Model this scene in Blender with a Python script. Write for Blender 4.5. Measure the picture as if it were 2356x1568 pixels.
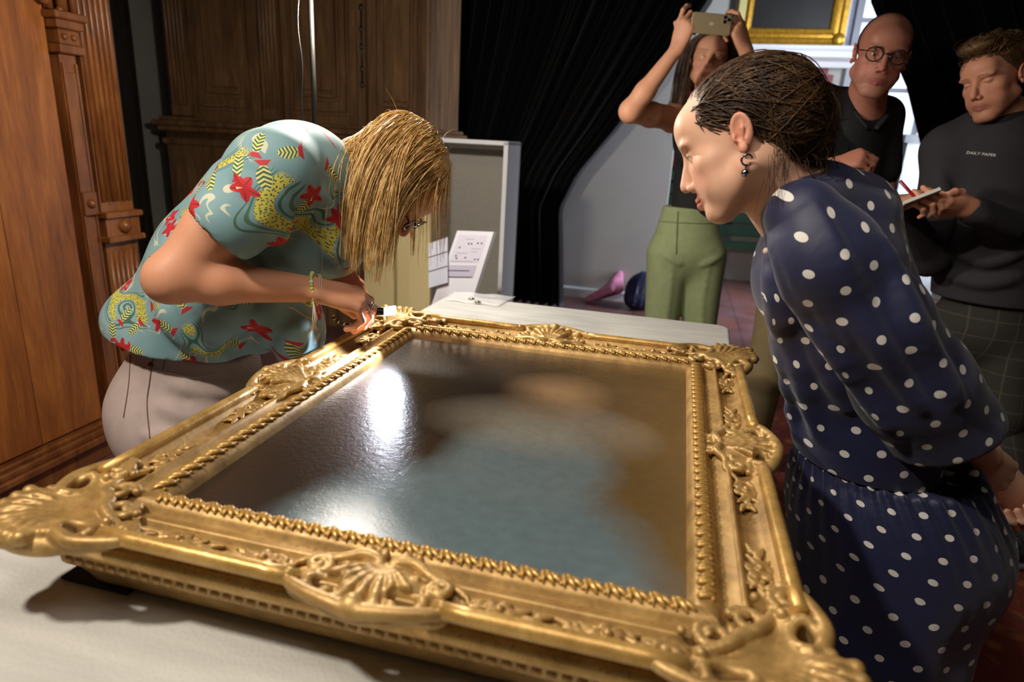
import bpy, math, random
import numpy as np
from mathutils import Vector, Matrix
random.seed(7); rng = np.random.default_rng(7)
scn = bpy.context.scene
for _o in list(bpy.data.objects): bpy.data.objects.remove(_o, do_unlink=True)

# ------------------------------------------------------------------ camera
W, H, F = 2356.0, 1568.0, 1489.0
CAM = np.array([0.018, -1.036, 1.3245]); PITCH = 0.298; ROLL = -0.0529
TH = -0.2366                      # the room and the table are turned by this angle about z
_f = np.array([0, math.cos(PITCH), -math.sin(PITCH)]); _r = np.array([1., 0, 0]); _d = np.cross(_f, _r)
RX = _r*math.cos(ROLL)+_d*math.sin(ROLL); DY = -_r*math.sin(ROLL)+_d*math.cos(ROLL); FW = _f
cam = bpy.data.cameras.new('camera'); camo = bpy.data.objects.new('camera', cam)
scn.collection.objects.link(camo); scn.camera = camo
camo.matrix_world = Matrix([[RX[0], -DY[0], -FW[0], CAM[0]], [RX[1], -DY[1], -FW[1], CAM[1]],
                            [RX[2], -DY[2], -FW[2], CAM[2]], [0, 0, 0, 1]])
cam.sensor_fit = 'HORIZONTAL'; cam.sensor_width = 36.0; cam.lens = 36.0*F/W
cam.clip_start = 0.02; cam.clip_end = 60
cam.dof.use_dof = True; cam.dof.focus_distance = 1.32; cam.dof.aperture_fstop = 3.5

# ------------------------------------------------------------------ light and exposure
wd = bpy.data.worlds.new('world'); scn.world = wd; wd.use_nodes = True
wd.node_tree.nodes['Background'].inputs[0].default_value = (0.9, 0.75, 0.62, 1)
wd.node_tree.nodes['Background'].inputs[1].default_value = 0.012
vs = scn.view_settings; vs.view_transform = 'Standard'; vs.look = 'None'; vs.exposure = 0.0; vs.gamma = 1.0
vs.use_curve_mapping = False

def aim(o, tgt):
    d = Vector(tgt)-o.location; o.rotation_euler = d.to_track_quat('-Z', 'Y').to_euler()
def light(name, kind, loc, energy, color, tgt=None, **kw):
    l = bpy.data.lights.new(name, kind); l.energy = energy; l.color = color
    for k, v in kw.items(): setattr(l, k, v)
    o = bpy.data.objects.new(name, l); scn.collection.objects.link(o); o.location = loc
    if tgt is not None: aim(o, tgt)
    return o
LAMP = (-0.465, 0.90, 1.690)
# LED lamp on the stand behind the table
light('lamp_light', 'POINT', (-0.460, 0.885, 1.665), 70, (1.0, .93, .84), shadow_soft_size=0.045)
# assumed ceiling spot, unseen, above and left of the camera
light('assumed_ceiling_spot', 'SPOT', (-1.06, -.74, 2.40), 118, (1.0, .91, .78), (-.10, .12, .9), spot_size=math.radians(74), spot_blend=0.45, shadow_soft_size=0.06)
# spot added to brighten the oak cupboard, outside the first spot's cone
light('cupboard_fill', 'SPOT', (-.75, -.25, 2.95), 20, (1.0, .80, .56), (-1.75, .75, 1.0), spot_size=math.radians(60), spot_blend=0.6, shadow_soft_size=0.05)
# added soft fill, hung low over the foreground
light('overhead_fill', 'AREA', (-.15, -.75, 2.6), 15, (1.0, .90, .78), (-.1, -.5, 0), shape='DISK', size=1.1)
# added area lights, unseen behind the curtain, standing in for assumed daylight
_c, _s = math.cos(TH), math.sin(TH)
def _rm(x, y, z): return (x*_c-y*_s, x*_s+y*_c, z)
light('added_room_fill', 'AREA', _rm(2.3, 4.52, 1.7), 150, (.80, .87, 1.0), _rm(-.6, 4.8, 1.0), shape='RECTANGLE', size=.35, size_y=2.4)  # added strip hidden by the curtain, brightens the back wall
light('added_room_fill', 'AREA', _rm(4.2, 5.6, 2.2), 90, (.82, .88, 1.0), _rm(.8, 6.3, 1.6), shape='RECTANGLE', size=1.2, size_y=2.0)  # added light out of view, brightens the far wall

def at(x, y, Y):                   # point of the photograph at world depth Y
    d = RX*((x-W/2)/F)+DY*((y-H/2)/F)+FW
    return CAM+d*((Y-CAM[1])/d[1])
def atz(x, y, z):                  # ... at height z
    d = RX*((x-W/2)/F)+DY*((y-H/2)/F)+FW
    return CAM+d*((z-CAM[2])/d[2])
cT, sT = math.cos(TH), math.sin(TH)
def room(x, y, z=0.0): return np.array([x*cT-y*sT, x*sT+y*cT, z])      # room axes -> world
def inroom(p): return np.array([p[0]*cT+p[1]*sT, -p[0]*sT+p[1]*cT, p[2]])
def atx(x, y, xl):                 # ... on a wall of constant room x, in room axes
    d = inroom(RX*((x-W/2)/F)+DY*((y-H/2)/F)+FW); c = inroom(CAM); return c+d*((xl-c[0])/d[0])
def aty(x, y, yl):
    d = inroom(RX*((x-W/2)/F)+DY*((y-H/2)/F)+FW); c = inroom(CAM); return c+d*((yl-c[1])/d[1])

# ------------------------------------------------------------------ materials
def srgb(r, g, b):
    f = lambda c: c/12.92 if c <= .04045 else ((c+.055)/1.055)**2.4
    return (f(r/255), f(g/255), f(b/255), 1.0)
class N:                            # small node helper
    def __init__(s, name):
        s.m = bpy.data.materials.new(name); s.m.use_nodes = True; s.t = s.m.node_tree; s.n = s.t.nodes
        s.b = s.n['Principled BSDF']
    def add(s, typ, **kw):
        nd = s.n.new(typ)
        for k, v in kw.items():
            if k.startswith('_'): setattr(nd, k[1:], v)
            else: s.set(nd, k, v)
        return nd
    def set(s, nd, key, v):
        inp = nd.inputs[int(key[1:])] if (key[0] == 'i' and key[1:].isdigit()) else nd.inputs[key.replace('__', ' ')]
        if isinstance(v, bpy.types.NodeSocket): s.t.links.new(v, inp)
        else: inp.default_value = v
    def P(s, **kw):
        for k, v in kw.items(): s.set(s.b, k, v)
        return s
    def coord(s, kind='Object'): return s.add('ShaderNodeTexCoord').outputs[kind]
    def map(s, v, scale=(1, 1, 1), rot=(0, 0, 0), loc=(0, 0, 0)):
        return s.add('ShaderNodeMapping', Vector=v, Scale=scale, Rotation=rot, Location=loc).outputs[0]
    def noise(s, v, scale=5, detail=4, rough=.5, dist=0, out='Fac'):
        return s.add('ShaderNodeTexNoise', Vector=v, Scale=scale, Detail=detail, Roughness=rough, Distortion=dist).outputs[out]
    def math(s, op, a, b=0.0, c=0.0, clamp=False):
        nd = s.add('ShaderNodeMath', _operation=op, _use_clamp=clamp, i0=a, i1=b, i2=c); return nd.outputs[0]
    def vmath(s, op, a, b=(0, 0, 0)):
        nd = s.add('ShaderNodeVectorMath', _operation=op, i0=a, i1=b)
        return nd.outputs['Value'] if op in ('LENGTH', 'DISTANCE', 'DOT_PRODUCT') else nd.outputs[0]
    def ramp(s, fac, stops, interp='LINEAR'):
        nd = s.add('ShaderNodeValToRGB', Fac=fac); cr = nd.color_ramp; cr.interpolation = interp
        while len(cr.elements) < len(stops): cr.elements.new(.5)
        for e, (p, c) in zip(cr.elements, stops): e.position = p; e.color = c
        return nd.outputs[0]
    def mix(s, f, a, b):
        nd = s.add('ShaderNodeMix', _data_type='RGBA'); s.set(nd, 'i0', f); s.set(nd, 'i6', a); s.set(nd, 'i7', b); return nd.outputs[2]
    def sep(s, v): return s.add('ShaderNodeSeparateXYZ', i0=v).outputs
    def bump(s, h, strength=.3, dist=.002):
        s.P(Normal=s.add('ShaderNodeBump', Height=h, Strength=strength, Distance=dist).outputs[0]); return s
    def attr(s, name): return s.add('ShaderNodeAttribute', _attribute_name=name).outputs['Color']
    def uv(s, name='UVMap'):
        return s.add('ShaderNodeUVMap', _uv_map=name).outputs[0]
_mc = {}
def M(name, col=None, rough=.5, metal=0.0, var=0.0, vscale=20, bump=0.0, bscale=200, bdist=.001, spec=.5, **kw):
    if name in _mc: return _mc[name]
    m = N(name); m.P(Roughness=rough, Metallic=metal); m.set(m.b, 'Specular__IOR__Level', spec)
    c = srgb(*col)
    if var:
        f = m.noise(m.coord(), vscale, 5)
        lo = tuple(x*(1-var) for x in c[:3])+(1,); hi = tuple(min(1, x*(1+var)) for x in c[:3])+(1,)
        m.P(Base__Color=m.ramp(f, [(.3, lo), (.7, hi)]))
    else: m.P(Base__Color=c)
    if bump: m.bump(m.noise(m.coord(), bscale, 3), bump, bdist)
    for k, v in kw.items(): m.set(m.b, k, v)
    _mc[name] = m.m; return m.m

# ------------------------------------------------------------------ objects
def link(name, me, mats=None, parent=None, loc=(0, 0, 0), smooth=False):
    o = bpy.data.objects.new(name, me); scn.collection.objects.link(o); o.location = loc
    if mats is not None and me is not None and not len(me.materials):
        for m in (mats if isinstance(mats, (list, tuple)) else [mats]): me.materials.append(m)
    if parent is not None: o.parent = parent
    if smooth and me is not None: me.polygons.foreach_set('use_smooth', [True]*len(me.polygons))
    return o
def empty(name, loc=(0, 0, 0), rz=0.0, parent=None):
    o = bpy.data.objects.new(name, None); scn.collection.objects.link(o); o.location = loc; o.rotation_euler = (0, 0, rz)
    o.empty_display_size = .05
    if parent: o.parent = parent
    return o
def tag(o, label=None, cat=None, group=None, kind=None):
    if label: o['label'] = label
    if cat: o['category'] = cat
    if group: o['group'] = group
    if kind: o['kind'] = kind
    return o
def mesh(name, V, Fc):
    me = bpy.data.meshes.new(name); V = np.asarray(V, np.float32)
    if isinstance(Fc, np.ndarray):
        n, k = Fc.shape
        me.vertices.add(len(V)); me.vertices.foreach_set('co', V.ravel())
        me.loops.add(n*k); me.loops.foreach_set('vertex_index', Fc.astype(np.int32).ravel())
        me.polygons.add(n); me.polygons.foreach_set('loop_start', np.arange(0, n*k, k, dtype=np.int32))
        me.polygons.foreach_set('loop_total', np.full(n, k, np.int32)); me.update(calc_edges=True)
    else:
        me.from_pydata([tuple(map(float, v)) for v in V], [], Fc); me.update()
    return me
class MB:                           # collects plain shapes into one mesh
    def __init__(s): s.v = []; s.f = []
    def add(s, V, Fc):
        o = len(s.v); s.v += [tuple(map(float, q)) for q in V]; s.f += [tuple(i+o for i in q) for q in Fc]; return s
    def box(s, lo, hi, bev=0.0):
        x0, y0, z0 = lo; x1, y1, z1 = hi
        if not bev:
            return s.add([(x0, y0, z0), (x1, y0, z0), (x1, y1, z0), (x0, y1, z0), (x0, y0, z1), (x1, y0, z1), (x1, y1, z1), (x0, y1, z1)],
                  [(3, 2, 1, 0), (4, 5, 6, 7), (0, 1, 5, 4), (1, 2, 6, 5), (2, 3, 7, 6), (3, 0, 4, 7)])
        b = bev; V = []; Fc = []
        for (z, i) in ((z0, b), (z0+b, 0), (z1-b, 0), (z1, b)):
            V += [(x0+i+(b if i == 0 else 0)*0, y0+i, z), (x1-i, y0+i, z), (x1-i, y1-i, z), (x0+i, y1-i, z)]
        for r in range(3):
            for k in range(4):
                a = r*4+k; c = r*4+(k+1) % 4; Fc.append((a, c, c+4, a+4))
        Fc += [(3, 2, 1, 0), (12, 13, 14, 15)]
        return s.add(V, Fc)
    def obox(s, c, ax, ay, az):     # oriented box: centre and three half-axis vectors
        c, ax, ay, az = map(np.array, (c, ax, ay, az)); V = []
        for k in (-1, 1):
            for i, j in ((-1, -1), (1, -1), (1, 1), (-1, 1)): V.append(c+ax*i+ay*j+az*k)
        return s.add(V, [(3, 2, 1, 0), (4, 5, 6, 7), (0, 1, 5, 4), (1, 2, 6, 5), (2, 3, 7, 6), (3, 0, 4, 7)])
    def tube(s, pts, rad, n=8, cap=True, flat=None):
        V, Fc = tube(pts, rad, n, cap, flat); return s.add(V, Fc)
    def sphere(s, c, r, nu=12, nv=8):
        V = [(c[0], c[1], c[2]-(r[2] if hasattr(r, '__len__') else r))]; Fc = []
        r3 = np.array(r if hasattr(r, '__len__') else (r, r, r)); c = np.array(c)
        for j in range(1, nv):
            t = math.pi*j/nv
            for i in range(nu):
                a = 2*math.pi*i/nu; V.append(c+r3*np.array([math.sin(t)*math.cos(a), math.sin(t)*math.sin(a), -math.cos(t)]))
        V.append(c+r3*np.array([0, 0, 1]))
        for i in range(nu): Fc.append((0, 1+(i+1) % nu, 1+i))
        for j in range(nv-2):
            for i in range(nu):
                a = 1+j*nu+i; b = 1+j*nu+(i+1) % nu; Fc.append((a, b, b+nu, a+nu))
        for i in range(nu): Fc.append((1+(nv-2)*nu+i, 1+(nv-2)*nu+(i+1) % nu, len(V)-1))
        return s.add(V, Fc)
    def lathe(s, prof, c=(0, 0, 0), n=20):
        V = []; Fc = []; c = np.array(c)
        for r, z in prof:
            for i in range(n): a = 2*math.pi*i/n; V.append(c+np.array([r*math.cos(a), r*math.sin(a), z]))
        for j in range(len(prof)-1):
            for i in range(n): a = j*n+i; b = j*n+(i+1) % n; Fc.append((a, b, b+n, a+n))
        Fc.append(tuple(range(n-1, -1, -1))); Fc.append(tuple((len(prof)-1)*n+i for i in range(n)))
        return s.add(V, Fc)
    def prism(s, poly, axis, a, b):  # polygon in the two other axes, pulled along axis
        n = len(poly); V = []
        for t in (a, b):
            for u, w in poly:
                p = [u, w]; p.insert(axis, t); V.append(p)
        Fc = [tuple(range(n-1, -1, -1)), tuple(range(n, 2*n))]+[(i, (i+1) % n, n+(i+1) % n, n+i) for i in range(n)]
        return s.add(V, Fc)
    def build(s, name, mat, parent=None, loc=(0, 0, 0), smooth=False):
        me = mesh(name, s.v, s.f); return link(name, me, mat, parent, loc, smooth)
def nrm(v): v = np.asarray(v, float); return v/max(1e-9, np.linalg.norm(v))
def tube(pts, rad, n=8, cap=True, flat=None):
    P = np.asarray(pts, float); m = len(P); R = np.full(m, rad) if np.isscalar(rad) else np.asarray(rad, float)
    T = np.gradient(P, axis=0); T /= np.linalg.norm(T, axis=1)[:, None]+1e-12
    u = np.cross(T[0], [0, 0, 1]); u = u if np.linalg.norm(u) > .05 else np.cross(T[0], [1, 0, 0]); u = nrm(u)
    ang = np.arange(n)*2*math.pi/n; V = np.zeros((m, n, 3))
    for i in range(m):
        u = nrm(u-T[i]*np.dot(u, T[i])); w = np.cross(T[i], u)
        fu, fw = (1, 1) if flat is None else flat
        V[i] = P[i]+R[i]*(np.cos(ang)[:, None]*u*fu+np.sin(ang)[:, None]*w*fw)
    Fc = [(i*n+k, i*n+(k+1) % n, (i+1)*n+(k+1) % n, (i+1)*n+k) for i in range(m-1) for k in range(n)]
    if cap: Fc += [tuple(range(n-1, -1, -1)), tuple((m-1)*n+k for k in range(n))]
    return V.reshape(-1, 3), Fc
def spline(P, n=8, closed=False):   # Catmull-Rom through points
    P = np.asarray(P, float); out = []
    Q = np.vstack([P[-1], P, P[0], P[1]]) if closed else np.vstack([2*P[0]-P[1], P, 2*P[-1]-P[-2]])
    for i in range(1, len(Q)-2):
        for k in range(n):
            t = k/n; a, b, c, d = Q[i-1], Q[i], Q[i+1], Q[i+2]
            out.append(.5*((2*b)+(c-a)*t+(2*a-5*b+4*c-d)*t*t+(-a+3*b-3*c+d)*t**3))
    if not closed: out.append(P[-1])
    return np.array(out)
def copy_tree(o, parent=None):
    c = o.copy(); scn.collection.objects.link(c); c.parent = parent
    for ch in o.children: copy_tree(ch, c)
    return c

# ------------------------------------------------------------------ smooth solids (distance field -> one continuous surface)
def rotm(f, u):                     # rows: left, forward, up  (local axes x=left, y=forward, z=up)
    f = nrm(f); l = nrm(np.cross(u, f)); return np.array([l, f, np.cross(f, l)])
class SDF:
    def __init__(s, Mx=None, org=(0, 0, 0), sc=1.0):
        s.p = []; s.frame(Mx, org, sc)
    def frame(s, Mx=None, org=(0, 0, 0), sc=1.0):
        s.R = np.eye(3) if Mx is None else np.asarray(Mx, float); s.o = np.asarray(org, float); s.sc = sc; return s
    def w(s, q): return (np.asarray(q, float)*s.sc)@s.R+s.o          # local -> world
    def _add(s, fn, lo, hi, k, op): s.p.append((fn, np.array(lo)-k, np.array(hi)+k, op, max(k, 1e-5))); return s
    def ell(s, c, r, k=.01, op='u', rot=None):
        c = s.w(c); r = np.broadcast_to(np.asarray(r, float), 3)*s.sc; A = s.R if rot is None else np.asarray(rot)@s.R
        Af = A.astype(np.float32); ri = (1/r).astype(np.float32); cf = c.astype(np.float32)
        def fn(p):
            q = ((p-cf)@Af.T)*ri; k0 = np.sqrt((q*q).sum(1)); q *= ri; k1 = np.sqrt((q*q).sum(1))
            return k0*(k0-1)/(k1+1e-9)
        e = np.sqrt(((A*r[:, None])**2).sum(0)); return s._add(fn, c-e, c+e, k*s.sc, op)
    def cone(s, a, b, ra, rb=None, k=.01, op='u', flat=None):
        rb = ra if rb is None else rb; a = s.w(a); b = s.w(b); ra *= s.sc; rb *= s.sc
        ba = (b-a).astype(np.float32); l2 = float(ba@ba)+1e-12; af = a.astype(np.float32)
        if flat is not None:
            fn_ = (np.asarray(flat[0], float)@s.R); fn_ = nrm(fn_).astype(np.float32); ff = flat[1]-1
        def fn(p):
            pa = p-af; t = np.clip(pa@ba/l2, 0, 1); q = pa-t[:, None]*ba
            if flat is not None: q = q+(q@fn_)[:, None]*fn_*np.float32(ff)
            return np.sqrt((q*q).sum(1))-(ra+(rb-ra)*t)
        m = max(ra, rb)*(1 if flat is None or flat[1] >= 1 else 1/flat[1])
        return s._add(fn, np.minimum(a, b)-m, np.maximum(a, b)+m, k*s.sc, op)
    def chain(s, P, R, k=.01, kk=None, op='u', flat=None):
        P = np.asarray(P, float); R = np.full(len(P), R) if np.isscalar(R) else R
        for i in range(len(P)-1): s.cone(P[i], P[i+1], float(R[i]), float(R[i+1]), k if (i == 0 or kk is None) else kk, op, flat)
        return s
    def box(s, c, h, r=.005, k=.005, op='u', rot=None):
        c = s.w(c); h = np.asarray(h, float)*s.sc; r *= s.sc; A = s.R if rot is None else np.asarray(rot)@s.R
        Af = A.astype(np.float32); cf = c.astype(np.float32); hf = (h-r).astype(np.float32)
        def fn(p):
            q = np.abs((p-cf)@Af.T)-hf
            return np.sqrt((np.maximum(q, 0)**2).sum(1))+np.minimum(q.max(1), 0)-r
        e = (np.abs(A)*h[:, None]).sum(0); return s._add(fn, c-e, c+e, k*s.sc, op)
    def torus(s, c, n, R, r, k=.004, op='u'):
        c = s.w(c); n = nrm(np.asarray(n, float)@s.R); R *= s.sc; r *= s.sc; cf = c.astype(np.float32); nf = n.astype(np.float32)
        def fn(p):
            q = p-cf; h = q@nf; d = np.sqrt(np.maximum((q*q).sum(1)-h*h, 0)); return np.sqrt((d-R)**2+h*h)-r
        return s._add(fn, c-R-r, c+R+r, k*s.sc, op)
    def plane(s, c, n, k=.003):       # cut away everything on the side the normal points to
        c = s.w(c); n = nrm(np.asarray(n, float)@s.R).astype(np.float32); cf = c.astype(np.float32)
        s.p.append((lambda p: (cf-p)@n, np.full(3, -99.), np.full(3, 99.), 's', max(k*s.sc, 1e-5))); return s
    def warp(s, fn, lo, hi): s.p.append((fn, np.array(lo, float), np.array(hi, float), 'w', 0.0)); return s
    def bounds(s):
        u = [q for q in s.p if q[3] == 'u']; return np.min([q[1] for q in u], 0), np.max([q[2] for q in u], 0)
    def ev(s, p, prims=None):
        d = np.full(len(p), 1.0, np.float32)
        for fn, lo, hi, op, k in (s.p if prims is None else prims):
            e = fn(p)
            if op == 'u':
                h = np.maximum(k-np.abs(d-e), 0)/k; d = np.minimum(d, e)-h*h*(k*.25)
            elif op == 's':
                e = -e; h = np.maximum(k-np.abs(d-e), 0)/k; d = np.maximum(d, e)+h*h*(k*.25)
            else: d = d+e
        return d
    def grid(s, h, lo=None, hi=None, n=10):
        b0, b1 = s.bounds(); lo = b0 if lo is None else np.maximum(lo, b0-2*h); hi = b1 if hi is None else np.minimum(hi, b1+2*h)
        lo = lo-2*h; nb = np.ceil((hi+2*h-lo)/(n*h)).astype(int); dim = nb*n+1
        G = np.full(dim, 1.0, np.float32); L = n*h
        I = np.stack(np.meshgrid(*[np.arange(k) for k in nb], indexing='ij'), -1).reshape(-1, 3)
        g1 = (np.stack(np.meshgrid(*[np.arange(n+1)]*3, indexing='ij'), -1).reshape(-1, 3)*h).astype(np.float32)
        lo_p = np.array([q[1] for q in s.p]); hi_p = np.array([q[2] for q in s.p]); mg = 3*h
        for ix in I:
            b = lo+ix*L; hit = np.all((lo_p < b+L+mg) & (hi_p > b-mg), axis=1)
            if not hit.any(): continue
            pr = [s.p[i] for i in np.nonzero(hit)[0]]
            if not any(q[3] == 'u' for q in pr): continue
            c = (b+L/2).astype(np.float32)[None]; dc = s.ev(c, pr)[0]; R = L*.87
            sl = tuple(slice(i*n, i*n+n+1) for i in ix)
            if abs(dc) > R*1.7+.01:
                if dc < 0: G[sl] = -1.0
                continue
            G[sl] = s.ev(g1+b.astype(np.float32), pr).reshape(n+1, n+1, n+1)
        return G, lo
    def surf(s, h, lo=None, hi=None):
        G, o = s.grid(h, lo, hi); V, Q = nets(G); return V*h+o, Q
def nets(G):
    S = G < 0; c = np.zeros(tuple(np.array(G.shape)-1), np.int8)
    for dx in (0, 1):
        for dy in (0, 1):
            for dz in (0, 1): c += S[dx:S.shape[0]-1+dx, dy:S.shape[1]-1+dy, dz:S.shape[2]-1+dz]
    A = np.argwhere((c > 0) & (c < 8)); idx = np.full(c.shape, -1, np.int32); idx[tuple(A.T)] = np.arange(len(A))
    acc = np.zeros((len(A), 3), np.float32); cnt = np.zeros(len(A), np.float32)
    cor = [(a, b, d) for a in (0, 1) for b in (0, 1) for d in (0, 1)]
    val = {q: G[A[:, 0]+q[0], A[:, 1]+q[1], A[:, 2]+q[2]] for q in cor}
    for q in cor:
        for ax in range(3):
            if q[ax] == 0:
                r = list(q); r[ax] = 1; r = tuple(r); a, b = val[q], val[r]; m = (a < 0) != (b < 0)
                t = np.where(m, a/np.where(m, a-b, 1), 0); p = np.tile(np.array(q, np.float32), (len(A), 1)); p[:, ax] = t
                acc += p*m[:, None]; cnt += m
    V = A+acc/np.maximum(cnt, 1)[:, None]; Fs = []
    for ax in range(3):
        b, d = (ax+1) % 3, (ax+2) % 3
        s0 = [slice(1, -1)]*3; s1 = [slice(1, -1)]*3; s0[ax] = slice(0, -1); s1[ax] = slice(1, None)
        a0 = S[tuple(s0)]; a1 = S[tuple(s1)]; E = np.argwhere(a0 != a1)
        if not len(E): continue
        fl = a0[tuple(E.T)]; E = E+1; E[:, ax] -= 1
        eb = np.zeros(3, int); eb[b] = 1; ed = np.zeros(3, int); ed[d] = 1
        q = np.stack([idx[tuple((E-eb-ed).T)], idx[tuple((E-ed).T)], idx[tuple(E.T)], idx[tuple((E-eb).T)]], 1)
        q[~fl] = q[~fl][:, ::-1]; Fs.append(q)
    return V, np.concatenate(Fs)
def relax(V, Q, it=2, lam=.5):
    n = len(V); I = np.concatenate([Q[:, 0], Q[:, 1], Q[:, 2], Q[:, 3]]); J = np.concatenate([Q[:, 1], Q[:, 2], Q[:, 3], Q[:, 0]])
    A = np.concatenate([I, J]); B = np.concatenate([J, I]); c = np.maximum(np.bincount(A, minlength=n), 1)
    for _ in range(it):
        S = np.stack([np.bincount(A, V[B, k], n) for k in range(3)], 1); V = V+lam*(S/c[:, None]-V)
    return V
def solid(s, name, mat, h, parent=None, fine=(), paint=None, uv=None, it=1, org=None):
    """mesh of an SDF; fine = [(lo, hi, h)] boxes with a finer grid"""
    V, Q = s.surf(h); V = relax(V, Q, it); parts = []
    for lo, hi, hf in fine:
        lo = np.array(lo); hi = np.array(hi); cc = V[Q].mean(1)
        Q = Q[~np.all((cc > lo+h) & (cc < hi-h), axis=1)]
        v, q = s.surf(hf, lo-3*hf, hi+3*hf); v = relax(v, q, it); c2 = v[q].mean(1)
        q = q[np.all((c2 > lo) & (c2 < hi), axis=1)]; parts.append((v, q))
    parts.insert(0, (V, Q))
    VV = []; QQ = []; off = 0
    for v, q in parts: VV.append(v); QQ.append(q+off); off += len(v)
    V = np.concatenate(VV); Q = np.concatenate(QQ)
    used = np.zeros(len(V), bool); used[Q.ravel()] = True; re = np.cumsum(used)-1; V = V[used]; Q = re[Q]
    oo = np.zeros(3) if org is None else np.asarray(org, float)
    me = mesh(name, V-oo, Q); o = link(name, me, mat, parent, smooth=True)
    if org is not None: o.location = org
    if paint is not None:
        C = paint(V); a = me.color_attributes.new('paint', 'FLOAT_COLOR', 'POINT')
        a.data.foreach_set('color', np.concatenate([C, np.ones((len(C), 1))], 1).astype(np.float32).ravel())
    if uv is not None:
        T = np.asarray(uv(V), np.float32); l = me.uv_layers.new(name='UVMap'); l.data.foreach_set('uv', T[Q.ravel()].ravel())
    return o

# ================================================================== THE SETTING (built in room axes, turned by TH)
def rbuild(mb, name, mat, base=(0, 0, 0), parent=None, smooth=False):
    b = np.array(base, float)
    o = link(name, mesh(name, np.array(mb.v)-b, mb.f), mat, parent, smooth=smooth)
    if parent is None: o.location = room(*b); o.rotation_euler = (0, 0, TH)
    return o
def rthing(name, base, label, cat, group=None):
    o = empty(name, room(*base), TH); tag(o, label, cat, group); return o
class RT:                              # parts of a thing given in room axes
    def __init__(s, root, base): s.r = root; s.b = np.array(base, float)
    def __call__(s, name, mat, mb, parent=None, smooth=False):
        o = link(name, mesh(name, np.array(mb.v)-s.b, mb.f), mat, parent or s.r, smooth=smooth); return o

def wood(name, dark, mid, light, rough=.42, grain=(1, 1, 1), scale=6, bump=.15):
    m = N(name); v = m.map(m.coord(), scale=grain)
    n1 = m.noise(v, scale, 6, .6, .8); n2 = m.noise(v, scale*6, 4, .6, .3)
    f = m.math('ADD', m.math('MULTIPLY', n1, .7), m.math('MULTIPLY', n2, .3))
    m.P(Base__Color=m.ramp(f, [(.30, srgb(*dark)), (.5, srgb(*mid)), (.68, srgb(*light))]), Roughness=rough)
    m.bump(n2, bump, .001); return m.m
WOOD_OAK = wood('warm_oak', (104, 56, 22), (150, 87, 36), (180, 114, 52), .38, (1, 1, .12), 14)
WOOD_OAK2 = wood('carved_oak', (82, 44, 20), (122, 70, 32), (152, 96, 48), .36, (1, 1, .15), 18)
WOOD_DARK = wood('dark_walnut', (78, 54, 34), (116, 84, 54), (148, 112, 74), .42, (1, 1, .12), 14)
PLASTER = M('white_plaster', (206, 204, 200), .85, var=.04, vscale=3, bump=.1, bscale=60)
PLASTER2 = M('grey_plaster', (150, 146, 138), .85, var=.05, vscale=3, bump=.1, bscale=60)
WHITE = M('white_paint', (222, 222, 224), .5)
BLACKM = M('black_metal', (18, 18, 18), .35, .4)
BEIGE = M('beige_board', (196, 180, 132), .6, var=.04, vscale=4)

# floor: old reddish tiles with a worn polish, bluish reflections painted into the colour
m = N('terracotta_floor'); v = m.coord()
bk = m.add('ShaderNodeTexBrick', Vector=v, Scale=1.0, Mortar__Size=.006, Brick__Width=.42, Row__Height=.42,
           Color1=srgb(120, 66, 46), Color2=srgb(96, 54, 44), Mortar=srgb(52, 38, 32)); bk.offset = 0
nz = m.noise(v, 3, 6, .6, .6)
m.P(Base__Color=m.mix(m.math('MULTIPLY', nz, .7), bk.outputs[0], srgb(92, 84, 96)), Roughness=m.ramp(nz, [(.3, (.2, .2, .2, 1)), (.7, (.5, .5, .5, 1))]))
m.bump(m.math('SUBTRACT', 1.0, bk.outputs[1]), .3, .002); FLOORM = m.m
mb = MB(); mb.box((-4, -3, -.1), (6, 8.5, 0)); tag(rbuild(mb, 'floor', FLOORM), kind='structure')
mb = MB(); mb.box((-4, -3, 3.3), (6, 8.5, 3.4)); tag(rbuild(mb, 'ceiling', M('ceiling_dark', (60, 52, 44), .9)), kind='structure')
mb = MB(); mb.box((-2.75, -3, 0), (-2.65, 1.9, 3.3)); mb.box((-3.7, 1.9, 0), (-3.6, 3.62, 3.3)); mb.box((-3.7, 1.85, 0), (-2.65, 1.95, 3.3))
tag(rbuild(mb, 'wall_left', PLASTER2), kind='structure')
mb = MB(); mb.box((-3.7, 3.62, 0), (-1.62, 3.72, 3.3)); tag(rbuild(mb, 'wall_back_left', PLASTER), kind='structure')
mb = MB(); mb.box((-4, -3.1, 0), (6, -3, 3.3)); tag(rbuild(mb, 'wall_front', PLASTER2), kind='structure')
mb = MB(); mb.box((5.9, -3, 0), (6, 8.5, 3.3)); tag(rbuild(mb, 'wall_right', PLASTER2), kind='structure')
# dark strip, painted as shade on the wall, beside the oak cupboard
pA = aty(252, 60, 3.0)[0]; pB = aty(290, 60, 3.0)[0]
mb = MB(); mb.box((pA-.3, 2.98, 0), (pB-.05, 3.06, 3.3)); mb.box((pB-.05, 3.0, 0), (pB-.005, 3.05, 3.3)); mb.box((pA-.26, 2.955, 0), (pB-.13, 2.98, 3.3))
tag(rbuild(mb, 'shade_strip_1', M('painted_shade', (44, 38, 30), .4, var=.2)), kind='structure')

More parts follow.
